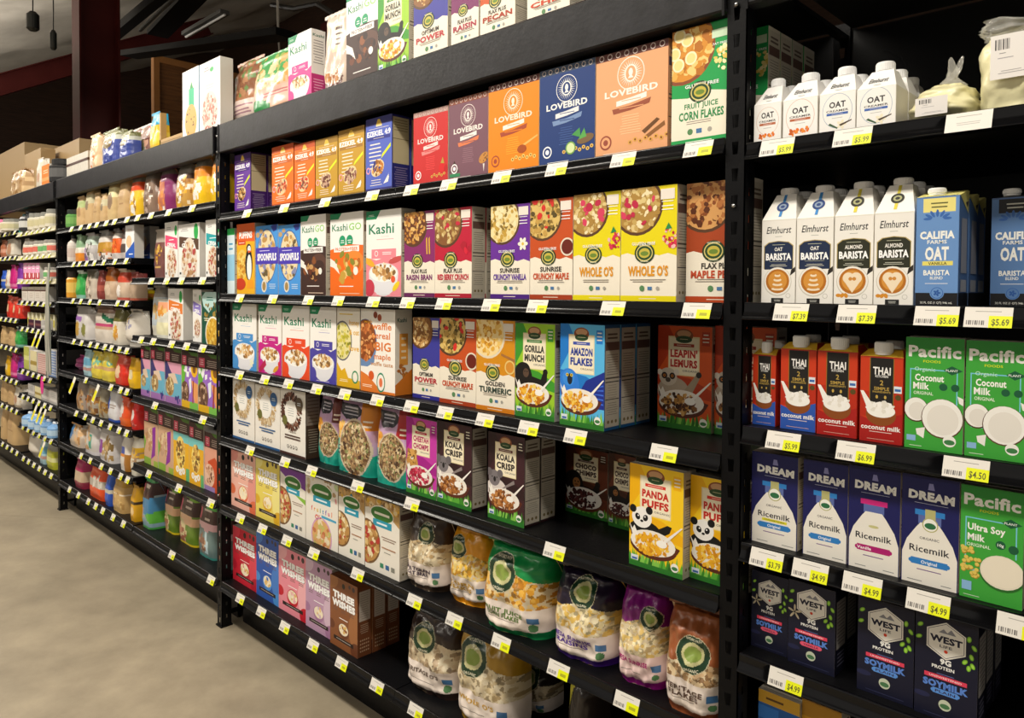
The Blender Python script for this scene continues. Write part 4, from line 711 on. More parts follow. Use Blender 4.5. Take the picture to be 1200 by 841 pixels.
 g_orred=GEN('#e0501c', [('e', .3, .55, .25, .3, '#ddd4d0'), ('b', 0, .3, '#e8641c')]), g_redwhite=GEN('#c8201c', [('e', .4, .55, .28, .3, '#e0d8d4'), ('f', .6, .25, .3, .15, 8, ['#e88080', '#8a1010'], .09)]), g_bluetan=GEN('#c8b8a8', [('p', [(0, 1), (.6, 1), (.3, .3), (0, .2)], '#4a80b8'), ('f', .7, .5, .25, .4, 20, ['#b88850', '#e0b888'], .09)]), g_teal=GEN('#d0ccc8', [('r', .5, .2, .7, .7, '#28a08c'), ('f', .3, .45, .28, .4, 20, ['#b88858', '#d8b080'], .09), ('b', 0, .12, '#d8d4d8')]),
 g_purp=GEN('#d4d0d0', [('r', 0, .2, .36, .64, '#8a28a0'), ('f', .68, .4, .26, .3, 24, ['#a88850', '#c8a870', '#7a6030'], .09), ('b', .85, 1, '#a8a4a4')]), g_blueor=GEN('#ded8d0', [('r', 0, .5, .6, .72, '#2848a8'), ('r', 0, .4, .8, .5, '#d8862c'), ('r', .6, 0, 1, .5, '#a87028')]), g_yelwhite=GEN('#ded8c8', [('b', .45, .75, '#e0b020'), ('f', .7, .5, .3, .5, 20, ['#a88868', '#c8b090'], .1)]),
 g_magcream=GEN('#cbb496', [('b', .62, 1, '#a81c58'), ('b', 0, .26, '#8a2440'), ('l', .5, .7, .8, .6, 1, '#f0c0d0')]), g_orwhite=GEN('#b8b0a4', [('b', .62, 1, '#e0501c'), ('b', 0, .36, '#e04c14'), ('f', .6, .5, .3, .1, 6, ['#d8d4cc'], .1)]), g_blue=GEN('#2c58c0', [('b', .4, .56, '#c8c4b4')]), g_tanyel=GEN('#c8a468', [('b', .8, 1, '#b88c2c'), ('b', .54, .6, '#e8dcc8'), ('f', .5, .3, .4, .3, 16, ['#b0884c', '#d8b878'], .08)]), g_yelblack=GEN('#e0a818', [('b', .5, .6, '#3a2a18'), ('e', .5, .3, .3, .3, '#e8c890')]),
 g_brownwin=GEN('#7a4c48', [('b', .75, 1, '#b8aca0'), ('f', .5, .5, .4, .25, 26, ['#d8a030', '#e8c060', '#a87828'], .09), ('l', .5, .1, .25, .6, 3, '#d8b068'), ('p', [(0, 0), (0, .5), (.2, .3), (.2, 0)], '#7a80b0')]), muffin=GEN('#c0ccd4', [('b', .78, 1, '#9a9890'), ('f', .4, .5, .3, .2, 12, ['#e0b060', '#f0d090'], .1), ('b', 0, .2, '#e0dccc')]), muffin2=GEN('#e0e0d4', [('b', .7, .95, '#f0a880'), ('f', .5, .72, .3, .14, 12, ['#e09838', '#f0c880'], .09), ('b', .1, .4, '#ece8c0')]),
 od_blue=GEN('#88a8b8', [('p', [(0, .7), (1, .68), (1, .3), (0, .3)], '#3a80b0'), ('p', [(.5, .3), (1, .36), (1, .1), (.6, .2)], '#5ab03a'), ('p', [(0, .74), (.2, .62), (.8, .62), (1, .74), (1, 1), (0, 1)], '#3c1c18'), ('b', .94, 1, '#48a060'), ('r', .04, .76, .22, .92, '#d84a68'), ('l', .55, .76, .92, .4, 4, '#d0c0b4'), ('f', .2, .3, .2, .16, 10, ['#c89070', '#e0c0a8'], .09), ('b', 0, .06, '#48a048')]),
 od_green=GEN('#6a8a28', [('p', [(0, .62), (1, .6), (1, .42), (.5, .4), (0, .52)], '#e8b890'), ('b', .64, 1, '#44261c'), ('p', [(.3, 1), (1, .98), (1, .9), (.6, .92)], '#7aa828'), ('r', .04, .68, .26, .9, '#d84a68'), ('l', .6, .68, .92, .4, 4, '#d0c0b4'), ('e', .3, .24, .24, .3, '#d8c898'), ('f', .3, .22, .2, .24, 16, ['#a06048', '#c89070'], .09), ('b', 0, .06, '#d8c020')]),
 od_fall=GEN('#6c8484', [('p', [(0, .62), (.5, .5), (1, .56), (1, .66), (0, .7)], '#e0b0b8'), ('b', .66, 1, '#401c18'), ('p', [(.2, 1), (1, .98), (1, .9), (.6, .9)], '#58a840'), ('r', .04, .7, .24, .92, '#d84a68'), ('l', .56, .7, .92, .4, 4, '#d0c0b4'), ('p', [(.5, .5), (.62, .5), (.7, .1), (.5, .1)], '#c8e0e8'), ('f', .3, .26, .2, .2, 16, ['#c8a080', '#8a6048'], .09), ('b', 0, .06, '#3a9088')]),
 g_granules=GEN('#b89468', [('f', .5, .5, .6, .6, 60, ['#d8b888', '#a07848', '#e8d0a8'], .06)]), g_cream=GEN('#e0d8c8', [('e', .5, .4, .24, .24, '#c89878'), ('b', 0, .14, '#b8a890')]), g_lime=GEN('#b8bc30', [('b', .7, 1, '#9a9a90'), ('b', .3, .45, '#e0e0a0')]), g_rust=GEN('#b87050', [('b', .3, .5, '#d8a088')]), g_magenta=GEN('#c8207c', [('b', .1, .2, '#e880b0')]), g_violet=GEN('#8030a0', [('b', .25, .4, '#c8a0d0')]) )
# ------------------------------------------------------------------ pack builders
def seed_of(*a): return (hash(tuple(round(x*1000) if isinstance(x, float) else sum(map(ord, x)) for x in a)) % 9973)+1
def side_print(kind, d, h):
    a = Art(h/d, 5)
    if kind == 'nu' or kind == 'lb':
        a.rect(.04, .03, .96, .97, '#cdc5b4' if kind == 'nu' else '#d0a078'); a.bars(.5, .86, .93, .7, 2, '#6a5a50', .5); a.rect(.06, .76, .94, .84, '#5a4a58' if kind == 'lb' else '#6a5048')
        a.bars(.5, .52, .73, .74, 9, '#8a8276', .3); a.rect(.06, .455, .94, .465, '#3a3430'); a.rect(.06, .49, .94, .505, '#5a5248'); a.rect(.06, .29, .94, .298, '#3a3430'); a.bars(.5, .3, .44, .7, 6, '#a09888', .25); a.bars(.5, .14, .27, .74, 6, '#8a8276', .25)
        for u in (.25, .5, .75): a.ell(u, .08, .07, '#7a6a40')
    elif kind == 'ez': a.rect(.05, .36, .95, .97, '#d4c49c'); a.bars(.5, .78, .95, .8, 5, '#8a7a58', .25); a.rect(.05, .68, .95, .69, '#8a7a58'); a.bars(.5, .05, .32, .76, 9, '#a898b8', .3)
    elif kind == 'waf': a.text('Kashi', .4, .88, .05, '#3a6a5a', .55); a.rect(.25, .35, .75, .72, '#e8a040'); a.bars(.5, .4, .7, .3, 4, '#f4e0c0'); a.flakes(.5, .25, .3, .5, 20, ['#d89040', '#b8702c'], .1); a.poly([(0, 0), (1, 0), (1, .3), (0, .12)], '#e08028')
    elif kind == 'wi': a.rect(.12, .5, .9, .92, '#c8bcb0'); a.bars(.5, .52, .9, .6, 12, '#8a7a70', .2); a.bars(.5, .32, .46, .7, 5, '#c0a890', .3); [a.ell(.22+.14*i, .08+.05*j, .05, '#c8a888') for i in range(5) for j in range(4)]
    elif kind == 'dk': a.rect(.05, .5, .95, .97, '#8a8078'); a.bars(.5, .52, .94, .8, 8, '#5a4a40', .25); a.bars(.5, .08, .45, .7, 10, '#b8a898', .25)
    elif kind == 'we': a.rect(.1, .3, .9, .86, '#b8b4b0'); a.bars(.5, .34, .84, .7, 12, '#5a5860', .25); a.bars(.5, .08, .26, .7, 4, '#8a88a0', .3)
    elif kind == 'ka': a.text('Kashi', .5, .92, .04, '#2a6a50', .8); a.bars(.5, .5, .86, .76, 9, '#9a9490', .3); a.rect(0, 0, 1, .36, '#c8307c'); a.bars(.5, .1, .3, .8, 5, '#f0b8d0', .3)
    return a
NEAR = 'bc'
_box = {}
def make_box(art, w, h, d, near, name='cereal_box'):
    key = (art, round(w, 3), round(h, 3), round(d, 3), near)
    if key in _box:
        src = _box[key]; r = src.copy(); COL.objects.link(r)
        for ch in src.children: c = ch.copy(); COL.objects.link(c); c.parent = r
        return r
    sc, sk = SIDES.get(art, ('#d8d0c0', 'nu') if near else ('#e0dcd4', None))
    mb = MB(); bd = '#d8d0c0'
    mb.box(-w/2, w/2, -d/2, d/2, 0, h, bd, dict(l=sc, r=sc, t=sc, f=bd))
    root = mb.obj(name, CARD)
    if near: bevel(root, .0012, 1)
    a = Art(h/w, seed_of(art, w)); ARTS[art](a)
    p = a.mesh('front_panel', w, -d/2).obj('front_panel', INK, root)
    if near:      # closing flap of the top and printed side
        mb = MB(); mb.box(-w/2+.001, w/2-.001, -d*.18, d*.30, h-.0004, h+.0009, sc); mb.obj('top_flap', CARD, root)
        if sk:
            sp = side_print(sk, d, h).mesh('side_panel', d, 0).obj('side_panel', INK, root)
            sp.rotation_euler.z = PI/2; sp.location = (w/2+.0001, 0, 0)
    _box[key] = root
    return root

def prof(v, P):
    for (a, b), (c, d) in zip(P, P[1:]):
        if v <= c: t = (v-a)/(c-a); t = t*t*(3-2*t); return b+(d-b)*t
    return P[-1][1]
SHAPES = dict(
 bag=dict(W=[(0, .97), (.25, 1), (.7, .98), (1, .94)], T=[(0, .84), (.12, .96), (.38, 1), (.78, .88), (.94, .68), (1, .52)], e=4.6, n=.011),
 pouch=dict(W=[(0, 1), (.3, 1), (.8, .98), (1, .95)], T=[(0, .93), (.22, 1), (.6, .95), (.9, .8), (1, .7)], e=7, n=.005),
 kraft=dict(W=[(0, 1), (.5, .98), (.78, .93), (1, .8)], T=[(0, 1), (.55, .97), (.8, .86), (1, .76)], e=6, n=.002),
 point=dict(W=[(0, 1), (.4, .99), (.7, .88), (.85, .76), (1, .7)], T=[(0, .93), (.3, 1), (.7, .9), (1, .74)], e=5, n=.004),
 sack=dict(W=[(0, .9), (.3, 1), (.8, .96), (1, .86)], T=[(0, .75), (.3, 1), (.75, .9), (.95, .6), (1, .45)], e=2.6, n=.006))
POINTY = ('g_leaf', 'g_orred', 'g_redwhite', 'g_magenta', 'g_violet', 'g_kor', 'g_kpink', 'kraft_sq', 'g_green_or', 'g_yellowblue', 'g_red')
def make_pouch(art, w, h, d, shape, hi, name):
    sh = SHAPES[shape]; sd = seed_of(art, w)
    nu, nv = (96, 128) if hi == 2 else ((34, 46) if hi else (16, 24))
    off = Vector((sd*.37, sd*.11, 0))
    def S3(u, v, out=0.):       # u 0..1, v 0..1 on the front
        x = (u-.5)*2; W_ = prof(v, sh['W']); t = prof(v, sh['T']); s = max(0, 1-abs(x)**sh['e'])**.5
        q = noise.noise(Vector((x*1.6, v*4, 0))+off)+.5*noise.noise(Vector((x*5, v*9, 3))+off)+.35*noise.noise(Vector((x*3+v*7, v*3-x*4, 8))+off)
        y = d/2-d*t*s-s*sh['n']*q*(1 if hi else .6)-out
        return (x*w/2*W_+.002*noise.noise(Vector((0, v*7, x))+off), y, v*h+(.006*noise.noise(Vector((x*3, 0, 5))+off) if v > .97 else 0))
    a = Art(h/w, sd); POUCH[art](a)
    U, V = np.meshgrid((np.arange(nu)+.5)/nu, (np.arange(nv)+.5)/nv); idx, pal = a.raster(U, V)
    mb = MB(); mb.grid(S3, nu, nv, lambda i, j: pal[idx[j, i]])
    bc = pal[idx[nv//2, 1]]
    def B3(u, v):
        x = (u-.5)*2; W_ = prof(v, sh['W'])
        return (x*w/2*W_, d/2-d*.44*max(0, (v-.55)/.45)**1.5, v*h)
    mb.grid(B3, 4, 12, bc, True)
    mb.poly([S3(i/8, 0) for i in range(9)] + [(w/2*sh['W'][0][1]*(1-2*i/2), d/2, 0) for i in range(3)], bc)
    m = CARD if shape == 'kraft' else FILM
    root = mb.obj(name, m, smooth=True)
    # top seal, a crimped strip of its own
    mb = MB(); tw = w*sh['W'][-1][1]; y0 = d/2-d*sh['T'][-1][1]*.96
    cs = pal[idx[nv-1, nu//2]]
    mb.grid(lambda u, v: ((u-.5)*tw, y0-.0015+.0012*math.sin(u*40), h-.004+v*.012), 24, 2, cs); mb.grid(lambda u, v: ((u-.5)*tw, y0+.0015+.0012*math.sin(u*40), h-.004+v*.012), 24, 2, cs, True)
    mb.obj('top_seal', m, root, smooth=True)
    if a.T:     # printed words follow the bulge
        L = a.L; a.L = []
        a.mesh('lettering', w, 0, map3=lambda u, v, k: S3(min(.98, max(.02, u)), min(.99, v), .0012)).obj('lettering', INK, root); a.L = L
    return root

CART = dict(creamer=dict(flat=.66, tw=.56, cap=.24, ch=.020, slope=.5, col='#f2f0ec', capc='#f2f2f2', cy=.5), elm=dict(flat=.76, tw=.58, cap=.24, ch=.016, slope=.5, col='#efece4', capc='#dedcd8', cy=.45),
            cali=dict(flat=.935, tw=1., cap=.21, ch=.013, slope=.86, col='#e6dc84', capc='#f0f0ee', cy=.35), thai=dict(flat=.93, tw=.8, cap=.21, ch=.024, slope=.35, col='#e0b030', capc='#ecebe6', cy=.2))
def make_carton(kind, art, w, h, d):
    c = CART[kind]; hf = h*c['flat']; a = Art(hf/w, 7); ARTS[art](a)
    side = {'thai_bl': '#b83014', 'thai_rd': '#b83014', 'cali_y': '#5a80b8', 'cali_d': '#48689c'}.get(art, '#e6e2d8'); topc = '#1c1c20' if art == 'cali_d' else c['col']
    x, y0, y1 = w/2, -d/2, d/2; tx = x*c['tw']; yt = y0+d*c['slope']
    mb = MB(); mb.box(-x, x, y0, y1, 0, hf, side, dict(f=side, t=topc)); 
    F = [(-x, y0, hf), (x, y0, hf), (tx, yt, h), (-tx, yt, h)]; Bk = [(x, y1, hf), (-x, y1, hf), (-tx, y1-.004, h), (tx, y1-.004, h)]
    mb.poly(F, topc); mb.poly(Bk, side if kind != 'cali' else topc); mb.poly([(x, y0, hf), (x, y1, hf), (tx, y1-.004, h), (tx, yt, h)], side if kind in ('thai',) else topc); mb.poly([(-x, y1, hf), (-x, y0, hf), (-tx, yt, h), (-tx, y1-.004, h)], topc)
    mb.poly([(-tx, yt, h), (tx, yt, h), (tx, y1-.004, h), (-tx, y1-.004, h)], topc)
    root = mb.obj(kind_name(kind), CARD); bevel(root, .0015, 2)
    a.mesh('front_panel', w*.985, y0).obj('front_panel', INK, root, loc=(0, -.0002, 0))
    # small crest or script on the sloping shoulder
    sl = math.hypot(yt-y0, h-hf); n = Vector((0, -(h-hf), yt-y0)).normalized()
    b = Art(sl/w, 3)
    if kind == 'creamer': b.text('Elmhurst', .5, .42, .26, '#3a3a3c', .5, .012, .25); b.bars(.5, .1, .18, .24, 1, '#a0a09c')
    elif kind == 'elm':
        k1 = '#23407a' if art == 'elm_bl' else '#2c2c24'; b.rect(.46, .1, .54, .98, '#3a86c8' if art == 'elm_bl' else '#d8c840'); b.ell(.5, .5, .17, k1, .17); b.ell(.5, .5, .11, '#8a9ab0' if art == 'elm_bl' else '#a8a878', .1); b.ell(.5, .5, .06, k1, .05)
    elif kind == 'cali' and art == 'cali_y': b.rect(.16, 0, .92, .3, '#f0e890'); b.bars(.54, .1, .25, .4, 1, '#5a5a30')
    elif kind == 'thai': b.ell(.5, .1, .36, '#f0c840', .1)
    if b.L or b.T:
        o = b.mesh('shoulder_print', w, 0).obj('shoulder_print', INK, root); o.location = (0, y0, hf); o.rotation_euler.x = -math.atan2(yt-y0, h-hf); o.location = Vector((0, y0, hf))+n*.0004
    if kind == 'cali' and art == 'cali_y':
        mb = MB(); mb.poly([(x+.0008, y0+.002, hf), (x+.0008, y1, h*1.0), (x+.0008, y1-.006, hf*.86)], '#e6dc84'); mb.poly([(x+.0012, y1*.2, hf*.95), (x+.0012, y1*.8, hf*.97), (x+.0012, y1*.5, hf*.91)], '#3a3a48'); mb.poly([(x+.0008, y0+.012, hf*.3), (x+.0008, y1-.012, hf*.3), (x+.0008, y1-.014, hf*.8), (x+.0008, y0+.014, hf*.8)], '#a8acb8'); mb.poly([(x+.0008, y0+.012, hf*.13), (x+.0008, y1-.012, hf*.13), (x+.0008, y1-.012, hf*.24), (x+.0008, y0+.012, hf*.24)], '#b8bcc4'); mb.box(-.0001+x, x+.0006, y0, y1, 0, hf*.12, '#18181c'); mb.obj('side_print', INK, root)
    cr = w*c['cap']; r = []; mb = MB(); zc = h-.002 if kind in ('creamer', 'elm') else hf+(h-hf)*.3
    yc = y0+d*(.72 if kind in ('creamer', 'elm') else c['cy'])
    mb.lathe([(cr*.94, zc), (cr*.94, zc+.003), (cr, zc+.004), (cr, zc+c['ch']-.002), (cr*.92, zc+c['ch'])], c['capc'], 28, oy=yc, ox=-.1*w if kind == 'cali' else 0)
    cp = mb.obj('cap', PLAS, root)
    mb = MB()
    for k in range(28):
        t = 2*PI*k/28; cx, cy_ = (cr)*math.cos(t)+(-.1*w if kind == 'cali' else 0), cr*math.sin(t)+yc
        mb.box(cx-.0005, cx+.0005, cy_-.0005, cy_+.0005, zc+.005, zc+c['ch']-.003, c['capc'])
    mb.obj('cap_ridges', PLAS, cp)
    return root
def kind_name(k): return {'creamer': 'creamer_carton', 'elm': 'milk_carton', 'cali': 'milk_carton', 'thai': 'coconut_milk_carton'}[k]

CLEAR = mat('clear_film', '#f4f2e8', .08, trans=.0, alpha=.28, bump=.6, bscale=30, spec=.9)
def make_powder(art, w, h, d):
    low = art == 'pw_low'; sd = 17 if low else 41; off = Vector((sd, 3, 0)); c = '#e6e0b4'
    H = h if low else h*.93
    Wp = [(0, .94), (.3, 1), (.8, .84), (1, .5)] if low else [(0, .9), (.3, 1), (.8, .98), (1, .8)]
    Tp = [(0, .8), (.3, 1), (.75, .8), (1, .35)] if low else [(0, .85), (.4, 1), (.8, .9), (1, .3)]
    def G(u, v):
        t = 2*PI*u; ex = 2/2.8; cx = math.copysign(abs(math.cos(t))**ex, math.cos(t)); sy = math.copysign(abs(math.sin(t))**ex, math.sin(t))
        q = .006*noise.noise(Vector((cx*2.5, sy*2.5, v*4))+off)+.003*noise.noise(Vector((cx*7, sy*7, v*10))+off)
        return (cx*(w/2*prof(v, Wp)+q), sy*(d/2*prof(v, Tp)+q), v*H)
    mb = MB(); mb.grid(G, 56, 30, c); mb.poly([G(i/28, 1) for i in range(28)], c); mb.poly([G(-i/28, 0) for i in range(28)], c)
    root = mb.obj('powder_bag', FILM, smooth=True)
    a = Art(.62 if low else 1.35, 9); a.rect(0, 0, 1, 1, '#e8e4e0')
    k = 0; u = .12
    while u < .52: a.rect(u, .66, u+.012+.014*(k % 3 == 0), .9, '#3a3638'); u += .028+.012*(k % 2); k += 1
    a.bars(.32, .56, .6, .2, 1, '#6a6668'); a.bars(.4, .44, .5, .5, 1, '#a8a4a8'); a.bars(.55, .1, .2, .7, 2, '#a8a4a4')
    lw = w*.46 if low else w*.5
    lb = a.mesh('sticker', lw, 0).obj('sticker', INK, root)
    yl = -d/2*(.99 if low else 1.0)-.006
    lb.location = (-w*.06, yl, h*.13) if low else (-w*.02, yl, h*.34)
    mb = MB(); nk = .045 if low else .03; wtop = w*.12 if low else w*.36
    def N(u, v):
        t = 2*PI*u; r0 = w*.25 if low else w*.42; r1 = .10*w if low else w*.5; r = r0+(r1-r0)*prof(v, [(0, 0), (.45, 1.15), (1, 1)]); q = 1+.35*noise.noise(Vector((math.cos(t)*3, math.sin(t)*3, v*5))+off)
        return (r*q*math.cos(t)+(.012 if low else .0)*v, r*.45*q*math.sin(t), H-.004+nk*v*(1+.3*math.sin(t*2)))
    mb.grid(N, 40, 12, '#ffffff'); mb.obj('gathered_neck', CLEAR, root, smooth=True)
    return root

JARS = dict(j_green=('#5c9a4c', '#26302a', '#7ab060'), j_amber=('#d8982c', '#2a2018', '#e8c060'), j_dark=('#1c1c1e', '#101012', '#5a5a5a'), j_white=('#d8d2c0', '#8a8a84', '#c8c098'), j_red=('#dcd6c8', '#9a9690', '#d87060'), j_grn=('#dcd8c8', '#9a9690', '#70b070'), j_pink=('#e0dcd8', '#e878a8', '#e8a8c0'))
BOTS = dict(b_white=('#d8d0c8', '#1c1c1c', '#c8b8b0'), b_yel=('#e8c818', '#e8e4d8', '#e89030'), b_teal=('#18a0a0', '#0c3a3c', '#40b8b8'), b_dark=('#2a2a2e', '#101010', '#c8c8c4'), b_blue=('#7aa8d8', '#e0e8f0', '#b8d4ec'))
def make_jar(art, w, h, d):
    c, l, b = JARS[art]; r = w/2*.98; mb = MB(); mb.lathe([(r*.92, 0), (r, .005), (r, h*.68), (r*.78, h*.76)], [c, c, c], 16)
    root = mb.obj('jar', PLAS, smooth=False); mb = MB(); mb.lathe([(r*.82, h*.75), (r*.84, h*.76), (r*.84, h*.97), (r*.76, h)], l, 16); mb.obj('lid', PLAS, root)
    mb = MB(); mb.lathe([(r*1.01, h*.2), (r*1.012, h*.21), (r*1.012, h*.56), (r*1.01, h*.57)], b, 16); mb.obj('label_band', PLAS, root)
    return root
def make_bottle(art, w, h, d):
    c, l, b = BOTS[art]; r = min(w/2*.98, .09); mb = MB(); mb.lathe([(r*.9, 0), (r, .006), (r, h*.6), (r*.85, h*.72), (r*.4, h*.82), (r*.36, h*.88)], c, 16)
    root = mb.obj('bottle', PLAS, smooth=False); mb = MB(); mb.lathe([(r*.42, h*.86), (r*.42, h*.98), (r*.38, h)], l, 14); mb.obj('cap', PLAS, root)
    mb = MB(); mb.lathe([(r*1.01, h*.18), (r*1.012, h*.19), (r*1.012, h*.5), (r*1.01, h*.51)], b, 16); mb.obj('label_band', PLAS, root)
    return root
def make_case(art, w, h, d):
    if art == 'whitecrate':
        mb = MB()
        for k in range(9): mb.box(-w/2+k*w/9+.002, -w/2+(k+1)*w/9-.002, -d/2, d/2, 0, h, '#d8d2c6')
        mb.box(-w/2, w/2, -d/2+.003, d/2-.003, .002, h-.003, '#b8b0a4'); root = mb.obj('slatted_carton', CARD)
        mb = MB(); mb.box(-w/2-.002, w/2+.002, -d/2-.002, d/2+.002, h*.62, h*.72, '#4a2a20'); mb.obj('strap', CARD, root); return root
    mb = MB(); mb.box(-w/2, w/2, -d/2, d/2, 0, h, '#a88c62', dict(t='#b89a70')); root = mb.obj('cardboard_box', CARD); bevel(root, .004, 2)
    mb = MB(); mb.box(-w/2-.001, w/2+.001, -.03, .03, h-.001, h+.001, '#c8ac7c'); mb.obj('packing_tape', CARD, root); return root
def make_tray(w, h, d):
    mb = MB(); t = .005; c = '#c09a5c'
    mb.box(-w/2, w/2, -d/2, -d/2+t, 0, h*.55, c); mb.box(-w/2, w/2, d/2-t, d/2, 0, h*.9, c); mb.box(-w/2, -w/2+t*3, -d/2, -d/2+.03, 0, h*2.1, c); mb.box(w/2-t, w/2, -d/2, d/2, 0, h*1.2, c); mb.box(-w/2, w/2, -d/2, d/2, 0, t, c)
    r = mb.obj('display_tray', CARD); a = Art(h*.5/w, 2); a.bars(.5, .1, .9, .9, 3, '#8a6a38', .4); a.mesh('front_panel', w*.96, -d/2).obj('front_panel', INK, r); return r

# ------------------------------------------------------------------ the racks
XS = [-4.98, -2.49, 0., 2.49, 4.98]
def upright_mesh():
    mb = MB(); a, b = -.045, 0.; z = 0.; H = 2.262; p = .0567; s0, s1 = -.0305, -.0155
    mb.poly([(a, 0, 0), (s0-.003, 0, 0), (s0-.003, 0, H), (a, 0, H)], '#ffffff'); mb.poly([(s1+.003, 0, 0), (b, 0, 0), (b, 0, H), (s1+.003, 0, H)], '#ffffff')
    x0, x1 = s0-.003, s1+.003; k = 0; zz = 0.
    while zz+p <= H:
        lo, hi = zz+.015, zz+.042        # slot wide at its top
        mb.poly([(x0, 0, zz), (x1, 0, zz), (x1, 0, lo), (x0, 0, lo)], '#ffffff')
        mb.poly([(x0, 0, lo), (s0+.002, 0, lo), (s0, 0, hi), (x0, 0, hi)], '#ffffff'); mb.poly([(s1-.002, 0, lo), (x1, 0, lo), (x1, 0, hi), (s1, 0, hi)], '#ffffff')
        if k % 3:
            h0, h1 = hi+.009, min(hi+.019, zz+p+.006)
            mb.poly([(x0, 0, hi), (x1, 0, hi), (x1, 0, zz+p), (x0, 0, zz+p)], '#ffffff')
        else: mb.poly([(x0, 0, hi), (x1, 0, hi), (x1, 0, zz+p), (x0, 0, zz+p)], '#ffffff')
        zz += p; k += 1
    mb.poly([(x0, 0, zz), (x1, 0, zz), (x1, 0, H), (x0, 0, H)], '#ffffff')
    # side flange with narrow slots
    mb.poly([(0, 0, 0), (0, .018, 0), (0, .018, H), (0, 0, H)], '#ffffff'); mb.poly([(0, .026, 0), (0, .045, 0), (0, .045, H), (0, .026, H)], '#ffffff')
    zz = 0.
    while zz < H:
        mb.poly([(0, .018, zz), (0, .026, zz), (0, .026, min(H, zz+.04)), (0, .018, min(H, zz+.04))], '#ffffff'); zz += p
    return mb
um = upright_mesh().mesh('upright_post', BLACK)
def diamond(mb, x, z, r=.005): mb.poly([(x+r*math.cos(PI*k/3), -.0032, z+r*math.sin(PI*k/3)) for k in range(6)], '#000000')
for i, (x, lab) in enumerate(zip(XS, ('', 'black perforated steel upright farthest from the camera, by the cosmetics shelves', 'black perforated steel upright in the middle of the shelving run', 'black perforated steel upright nearest, beside the milk cartons', ''))):
    if not lab: continue
    r = empty('shelf_upright', (x, 0, 0)); tag(r, lab, 'shelf upright')
    o = bpy.data.objects.new('post', um); COL.objects.link(o); o.parent = r; md = o.modifiers.new('thick', 'SOLIDIFY'); md.thickness = .0025; md.offset = -1
    mb = MB(); mb.box(-.044, -.002, .02, .0225, .01, 2.25); mb.obj('added_slot_backing', BLACK, r)  # black plate added behind the slots so they look dark
    mb = MB(); mb.box(-.05, .004, -.006, .05, 0, .006); mb.obj('foot_plate', BLACK, r)
    for zb in (2.215, 2.145, .6, 1.72):
        mb = MB(); mb.lathe([(.0048, 0), (.0048, .0015), (.0036, .004), (.001, .005)], '#ffffff', 14); bo = mb.obj('bolt', STEEL, r, smooth=True); bo.rotation_euler.x = PI/2; bo.location = (-.023, -.0025, zb)
    q = bpy.data.objects.new('rear_post', um); COL.objects.link(q); q.parent = r; q.location = (0, .60, 0); md = q.modifiers.new('thick', 'SOLIDIFY'); md.thickness = .0025
    for zb in (.05, 2.215): mb = MB(); mb.box(-.03, -.006, .03, .60, zb, zb+.012); mb.obj('cross_brace', BLACK, r)
for x0, x1, nm in ((-4.98, -2.49, 'farthest'), (-2.49, 0, 'far'), (0, 2.49, 'middle'), (2.49, 4.98, 'near')):
    mb = MB(); z0, z1 = 2.136, 2.262; a, b = x0+.001, x1-.046
    P = [(.03, z0), (-.006, z0), (-.010, z0+.004), (-.010, z1-.005), (-.006, z1), (.03, z1), (.03, z1-.004), (-.004, z1-.006), (-.004, z0+.006), (.03, z0+.004)]
    for (ya, za), (yb, zb) in zip(P, P[1:]+P[:1]): mb.poly([(a, ya, za), (b, ya, za), (b, yb, zb), (a, yb, zb)][::-1], '#ffffff')
    for e in (a, b): mb.poly([(e, y, z) for y, z in P], '#ffffff')
    r = mb.obj('rack_beam', BEAM); tag(r, 'black steel beam along the front top of the %s rack' % nm, 'beam')
    mb = MB(); mb.box(a, a+.006, -.0125, -.010, z0-.01, z1); mb.box(b-.006, b, -.0125, -.010, z0-.01, z1); mb.obj('end_connector', BLACK, r)
    mb = MB(); mb.box(x0+.002, x1-.047, .032, .60, 2.244, 2.2615); tag(mb.obj('rack_top_deck', mat('dark_deck_board', '#201f1f', .7, col2='#2a2826', scale=5)), 'dark flat deck on top of the %s rack under its stock' % nm, 'shelf')
    mb = MB(); mb.box(x0+.004, x1-.05, .606, .615, .03, 2.24); tag(mb.obj('back_panel', mat('black_back_panel', '#0e0e10', .6)), 'black back panel behind the shelves of the %s rack' % nm, 'panel')
    mb = MB(); mb.box(x0+.004, x1-.05, .098, .112, 0, .176); tag(mb.obj('kick_plate', BLACK), 'black kick plate at the floor under the %s rack' % nm, 'kick plate')

